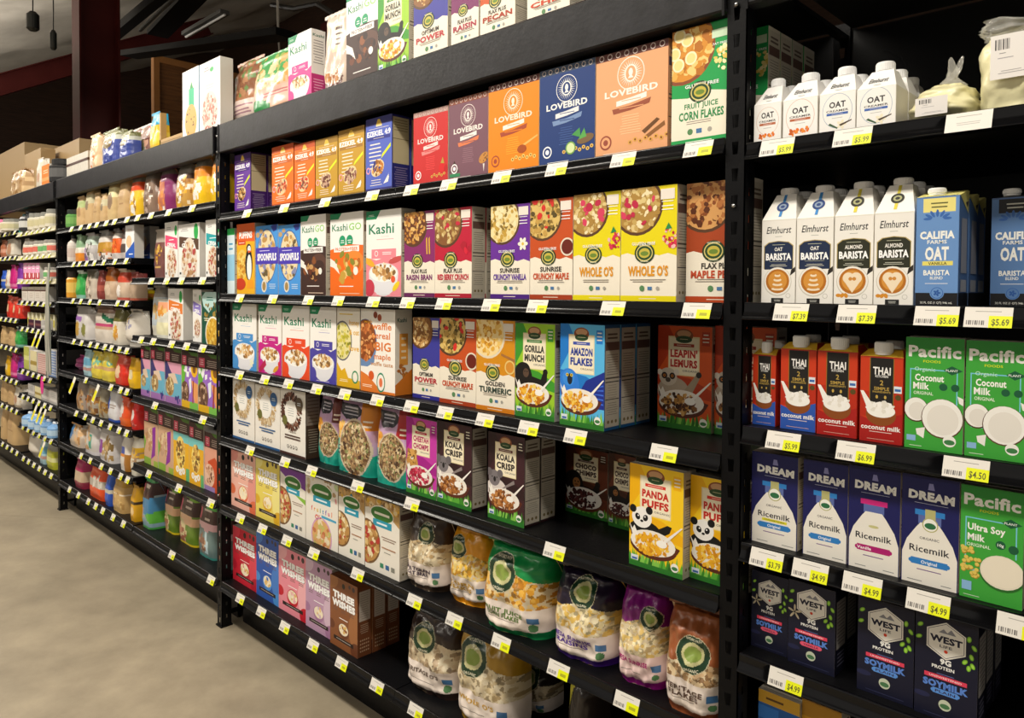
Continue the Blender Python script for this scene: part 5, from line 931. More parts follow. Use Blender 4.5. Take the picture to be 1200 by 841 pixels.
def rail_mesh(x0, x1, m):
    P = [(.004, .001), (-.0005, .0008), (-.002, -.001), (-.0022, -.004), (-.0022, -.012), (-.0026, -.0155), (-.0035, -.0185), (-.0048, -.0215), (-.0066, -.0245), (-.0090, -.0275), (-.0120, -.0303), (-.0150, -.0325), (-.0158, -.0340), (-.0140, -.0352), (.004, -.0352)]
    mb = MB(); 
    for (ya, za), (yb, zb) in zip(P, P[1:]+P[:1]): mb.poly([(x0, yb, zb), (x1, yb, zb), (x1, ya, za), (x0, ya, za)], '#ffffff')
    for e in (x0, x1): mb.poly([(e, y, z) for y, z in P], '#ffffff')
    return mb
_tagm = {}
def tag_mesh(w, price, yel=True):
    k = (w, price, yel)
    if k in _tagm: return _tagm[k]
    a = Art(.034/w, 3); a.rect(0, 0, 1, 1, '#dcd8d0'); a.bars(.5, .74, .84, .7, 1, '#9a9690'); u = .05; k2 = 0
    if yel:
        while u < .44: a.rect(u, .12, u+.02+.015*(k2 % 3 == 1), .34, '#6a6664'); u += .045; k2 += 1
        a.rect(.52, 0, 1, .58, '#dfe600')
        if price: a.text(price, .76, .28, .32, '#5a5a20', .36, .02)
        else: a.bars(.76, .16, .4, .3, 1, '#a8a820', .8)
    else: a.bars(.5, .3, .5, .6, 2, '#a8a4a0')
    def m3(uu, vv, k_): return ((uu-.5)*w, -.0034-.0132*(1-vv)-k_*8e-6, -.0345+vv*.034)
    mb = a.mesh('price_tag', w, 0, map3=m3)
    me = mb.mesh('price_tag', INK); _tagm[k] = me; return me
def shelf(x0, x1, z, lab, tags=(), prices=(), rail=None, w=.07, y1=.598, wide=False):
    mb = MB(); mb.box(x0, x1, .004, .0475, z-.02, z-.0005); mb.box(x0, x1+(.044 if wide else 0), .0475, y1, z-.02, z-.0005); 
    mb.box(x0+.002, x1-.002, .02, y1-.02, z-.034, z-.02)
    r = mb.obj('display_shelf', BLACK); tag(r, lab, 'shelf')
    o = rail_mesh(x0, x1, 0).obj('price_rail', rail or RAIL, r, loc=(0, 0, z), weld=True); o.data.polygons.foreach_set('use_smooth', [True]*len(o.data.polygons))
    for i, t in enumerate(tags):
        pr = prices[i] if i < len(prices) else ''
        if t-w/2 < x0 or t+w/2 > x1: t = min(max(t, x0+w/2), x1-w/2)
        p = bpy.data.objects.new('price_tag', tag_mesh(w, pr if pr != '-' else '', pr != '-')); COL.objects.link(p); p.parent = r; p.location = (t, 0, z)
    return r
DECK = dict(b1=1.868, b2=1.512, b3=1.183, b4=.872, b5=.564, b6=.214, aL2=1.701, aL3=1.464, aL4=1.201, aL5=.972, aL6=.739, aL7=.478, aL8=.214, a1=1.929,
 aR2=1.588, aR3=1.274, aR4=.942, aR5=.569, aR6=.214, c1=1.849, c2=1.514, c3=1.252, c4=1.002, c5=.764, c6=.40, z1=1.957, z2=1.774, z3=1.592, z4=1.43, z5=1.229, z6=.9, z7=.706, z8=.470, z9=.226,
 y1=1.979, y2=1.782, y3=1.52, y4=1.284, y5=1.054, y6=.796, y7=.562, y8=.234, bT=2.262, aT=2.262, zT=2.262, yT=2.262)
NTH = ['', 'first', 'second', 'third', 'fourth', 'fifth', 'sixth', 'seventh', 'eighth', 'ninth']
LOC = dict(bT='middle rack top', aT='far rack top', zT='farthest rack top', yT='farthest rack top', a1='far rack first shelf')
for k in DECK:
    if k in LOC: continue
    n = int(k[-1]); rk = {'b': 'middle rack', 'c': 'near rack', 'z': 'farthest rack right', 'y': 'farthest rack left', 'aL': 'far rack left', 'aR': 'far rack right'}[k[:-1]]
    last = k in ('b6', 'aL8', 'aR6', 'z9', 'y8'); LOC[k] = '%s %s shelf' % (rk, 'bottom' if last else NTH[n])
TAGS = {'b1': [0.272, 0.58, 0.874, 1.165, 1.375, 1.553, 1.775, 1.975, 2.184, 2.384], 'b2': [0.204, 0.488, 0.759, 0.96, 1.172, 1.357, 1.533, 1.737, 1.912, 2.158, 2.385],
'b3': [0.198, 0.422, 0.611, 0.817, 1.002, 1.196, 1.379, 1.541, 1.714, 1.883, 2.045, 2.305], 'b4': [0.293, 0.584, 0.782, 1.082, 1.382, 1.978], 'b5': [0.203, 0.399, 0.598, 0.796, 1.082, 1.396, 1.587, 1.784, 1.995, 2.21],
'b6': [0.2, 0.388, 0.58, 0.791, 0.983, 1.196, 1.404], 'c1': [2.563, 2.71, 2.901], 'c2': [2.597, 2.723, 2.858, 2.936], 'c3': [2.585, 2.726, 2.908], 'c4': [2.554, 2.644, 2.742, 2.854, 2.993], 'c5': [2.598],
'a1': [-2.15, -1.96, -1.79, -1.65, -1.48, -1.34, -1.14, -0.98, -0.79, -0.56, -0.28], 'aL2': [-2.11, -1.99, -1.85, -1.7, -1.53, -1.34, -1.16], 'aR2': [-0.79, -0.59, -0.41, -0.17], 'aL3': [-2.13, -1.97, -1.79, -1.61, -1.3, -1.16],
'aR3': [-0.94, -0.77, -0.53, -0.35, -0.17], 'aL4': [-2.12, -1.96, -1.79, -1.66, -1.52, -1.41, -1.28, -1.16], 'aL5': [-1.88, -1.42, -1.26, -1.16], 'aR4': [-0.75, -0.17], 'aL6': [-2.08, -1.9, -1.75, -1.6, -1.44, -1.29, -1.17],
'aR5': [-0.84, -0.45, -0.09], 'aL7': [-1.99, -1.81, -1.6, -1.44, -1.27, -1.16], 'aL8': [-2.24, -2.05, -1.85, -1.71, -1.58, -1.4, -1.23], 'aR6': [-0.54, -0.09]}
PRICE = dict(c1=['$5.99', '$5.99', '-'], c2=['$7.39', '$7.39', '$5.69', '$5.69'], c3=['$5.99', '$6.99', '$4.50'], c4=['$3.79', '$4.99', '$4.99', '$4.99', '$4.99'], c5=['$4.99'])
PALE = mat('cream_label_strip', '#cfc8a8', .4)
for k, z in DECK.items():
    if k[-1] == 'T': continue
    lab = 'black metal shelf with price rail, ' + LOC[k]
    if k[0] == 'b':
        T = TAGS[k]; shelf(.004, 1.282, z, lab+', far half', [t for t in T if t < 1.29]); shelf(1.286, 2.442, z, lab+', near half', [t for t in T if t >= 1.29], wide=True)
    elif k[0] == 'c': shelf(2.494, 4.93, z, lab, TAGS.get(k, []), PRICE.get(k, []))
    elif k == 'a1':
        T = TAGS[k]; shelf(-2.486, -1.092, z, lab+', far half', [t for t in T if t < -1.1]); shelf(-1.088, -.048, z, lab+', near half', [t for t in T if t >= -1.1])
    elif k[:2] == 'aL': shelf(-2.486, -1.112, z, lab, TAGS[k], w=.06)
    elif k[:2] == 'aR': shelf(-1.088, -.048, z, lab, TAGS[k])
    elif k[0] == 'z': shelf(-3.56, -2.54, z, lab, [-3.42+.15*i for i in range(6)], rail=PALE if k in ('z1', 'z2', 'z3') else None)
    elif k[0] == 'y': shelf(-4.94, -3.565, z, lab, [-4.1+.16*i for i in range(4)])

# ------------------------------------------------------------------ stock on the racks
# (shelf, kind, artwork, x left, width, height, y of the front face, depth, number standing behind, description)
STOCK = [
('bT','pouch','brownbag',-0.172,0.298,0.320,0.100,0.100,0,'crinkled tan and brown bag of bread loaf shape'),
('bT','pouch','greenbag',0.127,0.397,0.267,0.060,0.130,0,'clear bag with green printed top and pink label'),
('bT','box','kashi_top',0.544,0.172,0.263,0.030,0.060,0,'white box with green lettering and pink lower corner'),
('bT','pouch','koalabag',0.766,0.176,0.287,0.040,0.050,0,'pale brown pouch with spoon and cereal bowl'),
('bT','box','kashigo_choc',0.952,0.189,0.317,0.030,0.060,0,'white and dark brown box with green corner'),
('bT','box','gorilla',1.142,0.167,0.288,0.030,0.060,0,'pale green box with gold cereal bowl'),
('bT','box','np_blue',1.335,0.166,0.281,0.030,0.060,0,'cream box with blue and gold upper half'),
('bT','box','np_plum',1.517,0.121,0.259,0.030,0.060,0,'cream box with plum edge and dark red title'),
('bT','box','np_rust',1.645,0.141,0.241,0.030,0.060,0,'cream box with rust brown stripe along its foot'),
('bT','box','np_rust2',1.832,0.151,0.208,0.030,0.060,0,'cream box with orange red title and certification marks'),
('b1','box','ez_purple',0.046,0.149,0.258,0.045,0.075,1,'slim purple box with white bird figure'),
('b1','box','ez_orange',0.403,0.171,0.245,0.035,0.070,1,'bright orange box, left of the orange pair'),
('b1','box','ez_orange',0.581,0.151,0.233,0.035,0.070,1,'bright orange box, right of the orange pair'),
('b1','box','ez_tan',0.738,0.149,0.231,0.035,0.070,1,'golden tan box beside the orange pair'),
('b1','box','ez_tan',0.892,0.164,0.242,0.035,0.070,1,'golden tan box beside the blue box'),
('b1','box','ez_blue',1.073,0.147,0.254,0.030,0.075,1,'periwinkle blue box with mixed nuts oval'),
('b1','box','lb_red',1.336,0.168,0.234,0.030,0.055,0,'red box with pale ribbon and berries'),
('b1','box','lb_mauve',1.514,0.172,0.244,0.025,0.055,0,'mauve box with orange ribbon'),
('b1','box','lb_orange',1.692,0.196,0.252,0.020,0.055,0,'orange box with dark top band of circles'),
('b1','box','lb_blue',1.890,0.186,0.255,0.020,0.055,0,'navy blue box with white crest'),
('b1','box','lb_peach',2.079,0.209,0.254,0.020,0.055,1,'large peach box with cinnamon sticks'),
('b1','box','np_corn',2.298,0.140,0.263,0.020,0.060,0,'green box with banana and corn flakes bowl'),
('b1','box','np_corn',2.330,0.152,0.262,0.120,0.060,3,'green shaded box beside the post'),
('b2','box','bluewhite',0.004,0.070,0.290,0.030,0.050,0,'narrow pale blue sliver of box behind the post'),
('b2','box','puffins',0.097,0.164,0.304,0.030,0.050,0,'yellow and orange box with black and white bird'),
('b2','box','spoon',0.272,0.188,0.286,0.030,0.050,0,'sky blue box with cereal oval, left of pair'),
('b2','box','spoon',0.464,0.170,0.279,0.030,0.050,0,'sky blue box with cereal oval, right of pair'),
('b2','box','kashigo_choc',0.646,0.179,0.304,0.025,0.060,0,'white box with chocolate brown lower half'),
('b2','box','kashigo_or',0.854,0.211,0.298,0.025,0.065,0,'white box with bright orange lower half'),
('b2','box','kashi_pink',1.083,0.195,0.292,0.025,0.060,0,'white box with pink base and banana bowl'),
('b2','box','np_raisin',1.290,0.153,0.274,0.030,0.055,0,'cream and plum box with wheat ears'),
('b2','box','np_red',1.445,0.168,0.273,0.030,0.055,1,'cream and crimson box with berry flakes bowl'),
('b2','box','np_vanilla',1.694,0.154,0.265,0.030,0.055,0,'cream and violet box with white flower'),
('b2','box','np_maple',1.849,0.151,0.269,0.030,0.055,0,'cream and orange box with strawberries bowl'),
('b2','box','np_whole',2.002,0.149,0.272,0.030,0.055,0,'bright yellow box with raspberries, left of pair'),
('b2','box','np_whole',2.156,0.157,0.272,0.025,0.055,1,'bright yellow box with raspberries, right of pair'),
('b2','box','np_pecan',2.324,0.158,0.273,0.048,0.055,0,'cream and rust box with pecan flakes beside perforated post'),
('b3','box','kashi_blue',0.056,0.218,0.286,0.030,0.060,0,'white box with sky blue base'),
('b3','box','kashi_mag',0.293,0.194,0.286,0.030,0.060,0,'white box with magenta base'),
('b3','box','kashi_or',0.494,0.205,0.286,0.030,0.060,0,'white box with red orange base'),
('b3','box','kashi_ind',0.706,0.180,0.286,0.030,0.060,0,'white box with indigo base'),
('b3','box','honey',0.892,0.146,0.286,0.030,0.060,0,'cream and yellow box with green cereal bowl'),
('b3','box','waffle',1.057,0.198,0.286,0.020,0.070,0,'cream box with large orange lettering'),
('b3','box','np_blue',1.311,0.134,0.263,0.050,0.055,0,'cream and deep blue box with granola bowl'),
('b3','box','np_maple',1.452,0.167,0.266,0.045,0.055,0,'cream and red orange box with strawberries'),
('b3','box','np_turm',1.626,0.157,0.266,0.040,0.055,0,'cream and mustard box with golden flakes bowl'),
('b3','box','gorilla',1.791,0.146,0.262,0.035,0.055,0,'lime green box with black ape'),
('b3','box','amazon',1.964,0.146,0.267,0.025,0.065,2,'bright blue box with blue parrot'),
('b3','box','lemur',2.160,0.156,0.265,0.190,0.055,0,'dark orange box with lemur, set back'),
('b3','box','lemur',2.318,0.158,0.269,0.200,0.055,0,'dark orange box with lemur, partly behind the post'),
('b4','box','ring_tan',0.054,0.204,0.269,0.030,0.060,0,'white box with tan wreath, farther of two'),
('b4','box','ring_tan',0.265,0.207,0.259,0.030,0.060,0,'white box with tan wreath, nearer of two'),
('b4','box','ring_brown',0.477,0.194,0.262,0.030,0.065,0,'white box with dark brown wreath'),
('b4','pouch','granola_br',0.706,0.155,0.261,0.050,0.070,0,'lilac and teal pouch with brown tab'),
('b4','pouch','granola_or',0.863,0.237,0.268,0.030,0.080,0,'lilac and teal pouch with orange tab'),
('b4','pouch','granola_red',1.108,0.193,0.268,0.030,0.080,0,'lilac and teal pouch with red tab'),
('b4','box','cheetah',1.302,0.155,0.249,0.030,0.055,0,'magenta box with cheetah cub'),
('b4','box','koala',1.459,0.159,0.256,0.030,0.065,0,'dark brown box with koala, left of pair'),
('b4','box','koala',1.688,0.146,0.253,0.030,0.065,1,'dark brown box with koala, right of pair'),
('b4','box','chimp',1.808,0.156,0.199,0.240,0.055,0,'dark brown box with chimpanzee, farther from post'),
('b4','box','chimp',1.982,0.092,0.207,0.220,0.055,0,'dark brown box with chimpanzee, behind panda boxes'),
('b4','box','panda',2.193,0.148,0.248,0.020,0.055,0,'yellow box with panda, fully visible'),
('b4','box','panda',2.343,0.141,0.241,0.048,0.055,0,'yellow box with panda, partly behind the post'),
('b5','box','wish_pink',0.035,0.229,0.254,0.030,0.050,0,'pink peach box with puffy white lettering'),
('b5','box','wish_yel',0.267,0.201,0.260,0.030,0.050,0,'lemon yellow box with puffy white lettering'),
('b5','box','casc_purple',0.475,0.196,0.256,0.030,0.055,0,'white box with purple top and bowl'),
('b5','box','fruitful',0.674,0.224,0.264,0.030,0.055,0,'white box with colourful fruit rings lettering'),
('b5','box','casc_tan',0.903,0.165,0.265,0.030,0.055,0,'white and tan box with nut bowl, narrower'),
('b5','box','casc_tan',1.078,0.196,0.265,0.025,0.060,0,'white and tan box with nut bowl, wider'),
('b5','bag','bag_multi',1.275,0.186,0.243,0.030,0.090,0,'clear bag of oat flakes with dark top'),
('b5','bag','bag_yellow',1.463,0.185,0.241,0.050,0.100,0,'golden yellow topped bag of corn flakes'),
('b5','bag','bag_green',1.655,0.256,0.240,0.005,0.120,0,'clear bag with green top of corn flakes'),
('b5','bag','bag_purple',1.913,0.210,0.226,0.020,0.130,0,'clear bag with dark violet base'),
('b5','bag','bag_magenta',2.125,0.149,0.235,0.030,0.120,0,'clear bag with magenta top and base'),
('b5','bag','bag_brown',2.275,0.168,0.237,0.005,0.120,0,'clear bag with copper brown top beside post'),
('b6','box','wish_red',0.006,0.231,0.246,0.050,0.050,0,'crimson box with puffy white lettering'),
('b6','box','wish_blue',0.239,0.195,0.276,0.045,0.050,0,'blue box with puffy white lettering'),
('b6','box','wish_rose',0.436,0.218,0.263,0.045,0.050,0,'rose pink box with berries and puffy lettering'),
('b6','box','wish_lilac',0.656,0.186,0.268,0.040,0.050,0,'lilac box with puffy white lettering'),
('b6','box','wish_brown',0.846,0.178,0.258,0.030,0.060,2,'brown box with puffy white lettering'),
('b6','bag','bag_dark',1.242,0.258,0.258,0.050,0.110,0,'clear bag of puffed cereal with dark brown top'),
('b6','bag','bag_gold',1.503,0.257,0.284,0.040,0.110,0,'clear bag of puffed cereal with mustard top'),
('b6','bag','bag_dark2',1.582,0.179,0.148,0.200,0.100,0,'dim clear bag of grain behind the mustard bag'),
('b6','pouch','sack_dark',1.890,0.107,0.252,0.120,0.100,0,'dark sack with pale print and yellow corner'),
('aT','carton','whitecrate',-2.503,0.458,0.154,0.060,0.100,0,'white slatted carton with brown strap'),
('aT','pouch','g_slim',-2.044,0.200,0.238,0.060,0.050,0,'slim cream and orange pouch seen edge on'),
('aT','pouch','g_bluebag',-1.794,0.305,0.219,0.050,0.070,0,'white pouch with deep blue panel and olive top, left'),
('aT','pouch','g_bluebag',-1.475,0.196,0.172,0.050,0.070,0,'white pouch with deep blue panel and olive top, right'),
('aT','pouch','g_mix',-1.532,0.378,0.213,0.130,0.080,0,'crinkled red and silver pouch of trail mix'),
('aT','pouch','g_yellowblue',-1.006,0.168,0.207,0.050,0.060,0,'yellow pouch with bright blue gathered top'),
('aT','tray','traybox',-0.827,0.297,0.093,0.050,0.160,0,'open tan display tray'),
('aT','box','cookie',-0.504,0.189,0.337,0.040,0.060,0,'white box with green stripe and cookie'),
('aT','box','oatpink',-0.281,0.218,0.326,0.030,0.060,0,'white box with pink granola circle'),
('a1','jar','j_green',-2.315,0.102,0.117,0.020,0.040,0,'small green jar with dark lid'),
('a1','pouch','kraft_sq',-2.194,0.177,0.188,0.020,0.060,0,'small kraft pouch with green print'),
('a1','pouch','kraft_y',-2.015,0.167,0.227,0.020,0.060,0,'narrow kraft pouch with grey print'),
('a1','pouch','kraft_b',-1.847,0.127,0.182,0.020,0.060,0,'narrow plain kraft pouch'),
('a1','pouch','kraft_y',-1.718,0.123,0.166,0.020,0.060,0,'thin kraft pouch with cream top'),
('a1','pouch','kraft_c',-1.594,0.162,0.234,0.020,0.070,0,'tall kraft pouch with cream top and stamp'),
('a1','pouch','kraft_b',-1.417,0.180,0.221,0.020,0.070,0,'wide plain kraft pouch'),
('a1','pouch','g_redyel',-1.235,0.195,0.230,0.020,0.070,0,'yellow pouch with red orange shoulder'),
('a1','pouch','g_greybr',-1.027,0.183,0.237,0.020,0.070,0,'grey brown pouch with white squiggle'),
('a1','pouch','g_magor',-0.832,0.215,0.219,0.020,0.080,0,'pink and purple pouch with white squiggle'),
('a1','pouch','g_nut',-0.585,0.186,0.214,0.020,0.080,0,'clear window pouch of yellow nuts'),
('a1','pouch','g_sun',-0.388,0.173,0.233,0.020,0.080,0,'sunny yellow pouch with orange top'),
('a1','pouch','g_sun',-0.178,0.128,0.226,0.020,0.080,0,'sunny yellow pouch half behind the post'),
('aL2','bottle','b_white',-2.321,0.080,0.182,0.020,0.040,0,'white squat bottle with black base'),
('aL2','pouch','g_green_or',-2.219,0.144,0.170,0.020,0.050,0,'small green and orange pouch'),
('aL2','pouch','g_lilacgrey',-2.057,0.237,0.171,0.020,0.070,0,'lilac and grey clear pouch'),
('aL2','pouch','g_goldwhite',-1.804,0.250,0.174,0.020,0.070,0,'white and gold window pouch'),
('aL2','pouch','g_orange',-1.525,0.145,0.173,0.020,0.060,0,'bright orange panelled pouch'),
('aL2','pouch','g_darkwhite',-1.365,0.110,0.170,0.020,0.060,0,'dark pouch with white band'),
('aL2','box','bluecorner',-1.253,0.137,0.185,0.020,0.050,0,'white box with blue corner, brightly lit'),
('aL2','box','bluecorner',-1.332,0.171,0.185,0.120,0.050,0,'white box with blue corner, in shade'),
('aL3','jar','j_amber',-2.328,0.093,0.181,0.020,0.040,0,'little amber jar with dark lid'),
('aL3','pouch','g_leaf',-2.225,0.179,0.174,0.020,0.060,0,'leaf green pouch with white tip'),
('aL3','pouch','g_clearwhite',-2.029,0.235,0.177,0.020,0.070,0,'clear pouch of white crackers'),
('aL3','pouch','g_maroon',-1.778,0.095,0.169,0.020,0.060,0,'narrow maroon pouch'),
('aL3','pouch','g_kor',-1.667,0.196,0.187,0.020,0.070,0,'tan pouch with orange top'),
('aL3','pouch','g_kpink',-1.456,0.184,0.174,0.020,0.070,0,'tan pouch with coral red top'),
('aL3','pouch','g_ktan',-1.232,0.116,0.152,0.020,0.070,0,'tan pouch with dusky red top'),
('aL3','bottle','b_yel',-1.381,0.134,0.072,0.140,0.050,0,'yellow bottle with white shoulder'),
('aL4','pouch','g_white_lil',-2.251,0.319,0.205,0.020,0.070,0,'white pouch with lilac flash'),
('aL4','pouch','g_white_green',-1.866,0.330,0.213,0.020,0.080,0,'white pouch with green and pink bands'),
('aL4','pouch','g_olive',-1.520,0.160,0.204,0.020,0.080,0,'white pouch with olive top'),
('aL4','pouch','g_white_bag',-1.347,0.217,0.204,0.020,0.090,0,'puffy white bag with small marks'),
('aL4','pouch','g_ktan',-1.512,0.152,0.156,0.160,0.070,0,'dim tan pouch at the shelf end'),
('aL5','pouch','g_pink',-2.485,0.175,0.090,0.080,0.080,0,'plump raspberry pink bag'),
('aL5','pouch','g_sky',-2.068,0.146,0.158,0.020,0.060,0,'pale blue crinkled pouch'),
('aL5','pouch','g_lemon',-1.914,0.188,0.158,0.020,0.070,0,'lemon yellow bag, farther of pair'),
('aL5','pouch','g_lemon',-1.718,0.192,0.166,0.020,0.070,0,'lemon yellow bag, nearer of pair'),
('aL5','pouch','g_red',-1.496,0.214,0.166,0.020,0.070,0,'bright red bag with pale badge'),
('aL5','pouch','g_yel',-1.255,0.139,0.161,0.020,0.070,0,'sun yellow bag with pale badge'),
('aL6','pouch','g_pretz',-2.228,0.180,0.186,0.020,0.060,0,'clear bag of brown crackers'),
('aL6','pouch','g_pretz_or',-2.031,0.235,0.191,0.020,0.060,0,'clear bag of pretzels with orange edge'),
('aL6','pouch','g_pretz_y',-1.779,0.158,0.179,0.020,0.060,0,'clear bag of crackers with yellow edge'),
('aL6','pouch','g_bluewhite',-1.607,0.179,0.172,0.020,0.060,0,'white and blue packet'),
('aL6','pouch','g_orred',-1.414,0.168,0.156,0.020,0.070,0,'orange red pointed pouch'),
('aL6','pouch','g_redwhite',-1.219,0.103,0.145,0.020,0.070,0,'bright red pouch with white badge'),
('aL7','pouch','g_bluetan',-2.406,0.298,0.141,0.020,0.070,0,'blue and tan window bag'),
('aL7','pouch','g_teal',-2.082,0.280,0.177,0.020,0.070,0,'white window bag with teal flash'),
('aL7','pouch','g_purp',-1.786,0.279,0.201,0.020,0.070,0,'white window bag with purple flash'),
('aL7','pouch','g_blueor',-1.405,0.161,0.195,0.020,0.070,0,'white bag with blue and orange squares'),
('aL7','pouch','g_yelwhite',-1.230,0.114,0.209,0.020,0.070,0,'white and yellow bag at shelf end'),
('aL8','pouch','g_magcream',-2.280,0.200,0.178,0.020,0.080,0,'magenta and cream striped bag'),
('aL8','pouch','g_orwhite',-1.993,0.313,0.193,0.020,0.090,0,'orange and white banded bag'),
('aL8','pouch','g_blue',-1.665,0.108,0.184,0.020,0.080,0,'narrow blue bag with grey band'),
('aL8','pouch','g_tanyel',-1.542,0.204,0.190,0.020,0.080,0,'tan and yellow grain bag'),
('aL8','pouch','g_yelblack',-1.228,0.087,0.194,0.020,0.080,0,'narrow yellow and black bag'),
('aR2','pouch','g_brownwin',-0.943,0.165,0.253,0.050,0.060,0,'brown pouch with yellow window'),
('aR2','box','cer_pink',-0.735,0.164,0.285,0.040,0.060,0,'white cereal box with pink label'),
('aR2','box','cer_brown',-0.552,0.252,0.263,0.035,0.065,0,'white cereal box with brown label'),
('aR2','box','cer_teal',-0.234,0.154,0.267,0.035,0.060,0,'white cereal box with teal label'),
('aR3','pouch','muffin',-1.068,0.183,0.267,0.080,0.070,0,'clear pouch with muffin picture, rear'),
('aR3','pouch','muffin2',-0.870,0.183,0.195,0.030,0.050,0,'cream pouch with orange muffin picture, front'),
('aR3','box','cer_orange',-0.685,0.187,0.259,0.035,0.080,0,'white cereal box with orange label'),
('aR3','box','cer_lil',-0.418,0.098,0.255,0.050,0.060,0,'white cereal box with lilac label'),
('aR3','box','darkgreen',-0.268,0.196,0.244,0.030,0.060,0,'dark green box with white diamond and bowl'),
('aR4','box','od_purple',-1.087,0.137,0.274,0.040,0.050,0,'violet sunset cereal box with brown top, leftmost of three'),
('aR4','box','od_purple',-0.944,0.195,0.281,0.040,0.050,0,'violet sunset cereal box with brown top, middle of three'),
('aR4','box','od_purple',-0.744,0.208,0.285,0.040,0.050,0,'violet sunset cereal box with brown top, rightmost of three'),
('aR4','box','od_sun',-0.531,0.193,0.280,0.040,0.050,0,'sunflower cereal box with brown top, fully visible'),
('aR4','box','od_sun',-0.333,0.237,0.282,0.040,0.050,0,'sunflower cereal box with brown top, touching the post'),
('aR5','box','od_tan',-1.057,0.196,0.312,0.045,0.050,0,'tan box with violet streak, farther of pair'),
('aR5','box','od_tan',-0.855,0.200,0.318,0.045,0.050,0,'tan box with violet streak, nearer of pair'),
('aR5','box','od_banana',-0.650,0.191,0.312,0.045,0.050,0,'yellow box with cracker oval, farther of pair'),
('aR5','box','od_banana',-0.454,0.164,0.306,0.045,0.050,0,'yellow box with cracker oval, nearer of pair'),
('aR5','box','od_peach',-0.289,0.185,0.279,0.050,0.050,0,'peach and orange box with brown top'),
('aR6','pouch','od_blue',-1.087,0.152,0.262,0.030,0.090,0,'blue mountain lake pouch with brown top'),
('aR6','pouch','od_green',-0.934,0.180,0.241,0.090,0.080,0,'green and peach pouch with brown top, farther'),
('aR6','pouch','od_green',-0.717,0.236,0.247,0.080,0.080,0,'green and peach pouch with brown top, nearer'),
('aR6','pouch','od_fall',-0.452,0.215,0.258,0.070,0.080,0,'grey waterfall pouch with brown top, fully visible'),
('aR6','pouch','od_fall',-0.233,0.154,0.253,0.070,0.080,0,'grey waterfall pouch with brown top, behind the post'),
('c1','creamer','cr_or',2.499,0.059,0.123,0.020,0.070,1,'white creamer carton with orange blossoms, beside the post'),
('c1','creamer','cr_or',2.562,0.071,0.121,0.020,0.070,1,'white creamer carton with orange blossoms, second from post'),
('c1','creamer','cr_bl',2.636,0.069,0.119,0.020,0.070,1,'white creamer carton with blue bar, third from post'),
('c1','creamer','cr_bl',2.707,0.070,0.114,0.020,0.070,2,'white creamer carton with blue bar, beside powder bags'),
('c1','powder','pw_low',2.784,0.114,0.075,0.030,0.160,0,'slumped clear bag of cream powder with gathered neck'),
('c1','powder','pw_tall',2.901,0.110,0.150,0.020,0.140,0,'tall clear bag of cream powder with white label'),
('c2','elm','elm_bl',2.516,0.073,0.229,0.030,0.070,1,'navy labelled white carton with leaf coffee art, left'),
('c2','elm','elm_bl',2.590,0.074,0.228,0.030,0.070,1,'navy labelled white carton with leaf coffee art, right'),
('c2','elm','elm_ol',2.666,0.073,0.228,0.030,0.070,1,'olive labelled white carton with heart coffee art, left'),
('c2','elm','elm_ol',2.742,0.069,0.228,0.025,0.070,2,'olive labelled white carton with heart coffee art, right'),
('c2','cali','cali_y',2.815,0.069,0.210,0.020,0.065,2,'light blue oat carton with yellow top'),
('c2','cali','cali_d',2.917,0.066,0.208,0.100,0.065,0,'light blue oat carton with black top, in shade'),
('c3','thai','thai_bl',2.495,0.051,0.162,0.040,0.060,1,'red and blue coconut carton half behind the post'),
('c3','thai','thai_bl',2.559,0.074,0.180,0.035,0.060,1,'red and blue coconut carton, fully visible'),
('c3','thai','thai_rd',2.637,0.077,0.181,0.030,0.060,1,'all red coconut carton beside the blue based one'),
('c3','thai','thai_rd',2.721,0.076,0.176,0.025,0.060,1,'all red coconut carton beside the green box'),
('c3','box','pac_coco',2.802,0.094,0.204,0.020,0.060,0,'green box with halved coconuts, left'),
('c3','box','pac_coco',2.899,0.090,0.203,0.020,0.060,0,'green box with halved coconuts, right'),
('c4','box','dream_y',2.501,0.100,0.194,0.030,0.060,0,'navy rice drink box with yellow strip under lettering'),
('c4','box','dream_b',2.612,0.088,0.195,0.030,0.060,0,'navy rice drink box with blue pill, beside yellow strip one'),
('c4','box','dream_v',2.702,0.093,0.198,0.030,0.060,0,'navy rice drink box with magenta cap picture'),
('c4','box','dream_b',2.799,0.094,0.200,0.025,0.060,0,'navy rice drink box with blue pill, beside the green box'),
('c4','box','pac_soy',2.896,0.093,0.199,0.020,0.060,0,'green box with soybeans and bowl'),
('c5','box','west_v',2.495,0.081,0.167,0.050,0.060,0,'dark navy soy carton with vanilla flower, beside the post'),
('c5','box','west_v',2.581,0.096,0.174,0.040,0.060,1,'dark navy soy carton with vanilla flower, away from post'),
('c5','box','west_p',2.723,0.100,0.184,0.030,0.060,0,'dark navy soy carton with blue pill, left'),
('c5','box','west_p',2.826,0.100,0.192,0.025,0.065,2,'dark navy soy carton with blue pill, right'),
('c6','box','blueyel',2.514,0.090,0.276,0.050,0.050,0,'blue box with gold band at the frame foot'),
('c6','box','blueyel2',2.605,0.080,0.286,0.060,0.050,0,'gold banded box beside the blue one'),
('zT','carton','cardboard',-6.012,1.330,0.599,0.300,0.300,0,'large plain cardboard box, farthest'),
('zT','carton','cardboard',-3.919,0.486,0.362,0.130,0.100,0,'narrow tall cardboard box'),
('zT','carton','cardboard',-3.925,0.988,0.387,0.260,0.250,0,'large plain cardboard box, nearest'),
('zT','pouch','g_granules',-4.111,0.497,0.216,0.050,0.080,0,'clear bag of golden granules'),
('zT','pouch','g_cream',-3.263,0.164,0.233,0.050,0.060,0,'cream pouch beside orange box'),
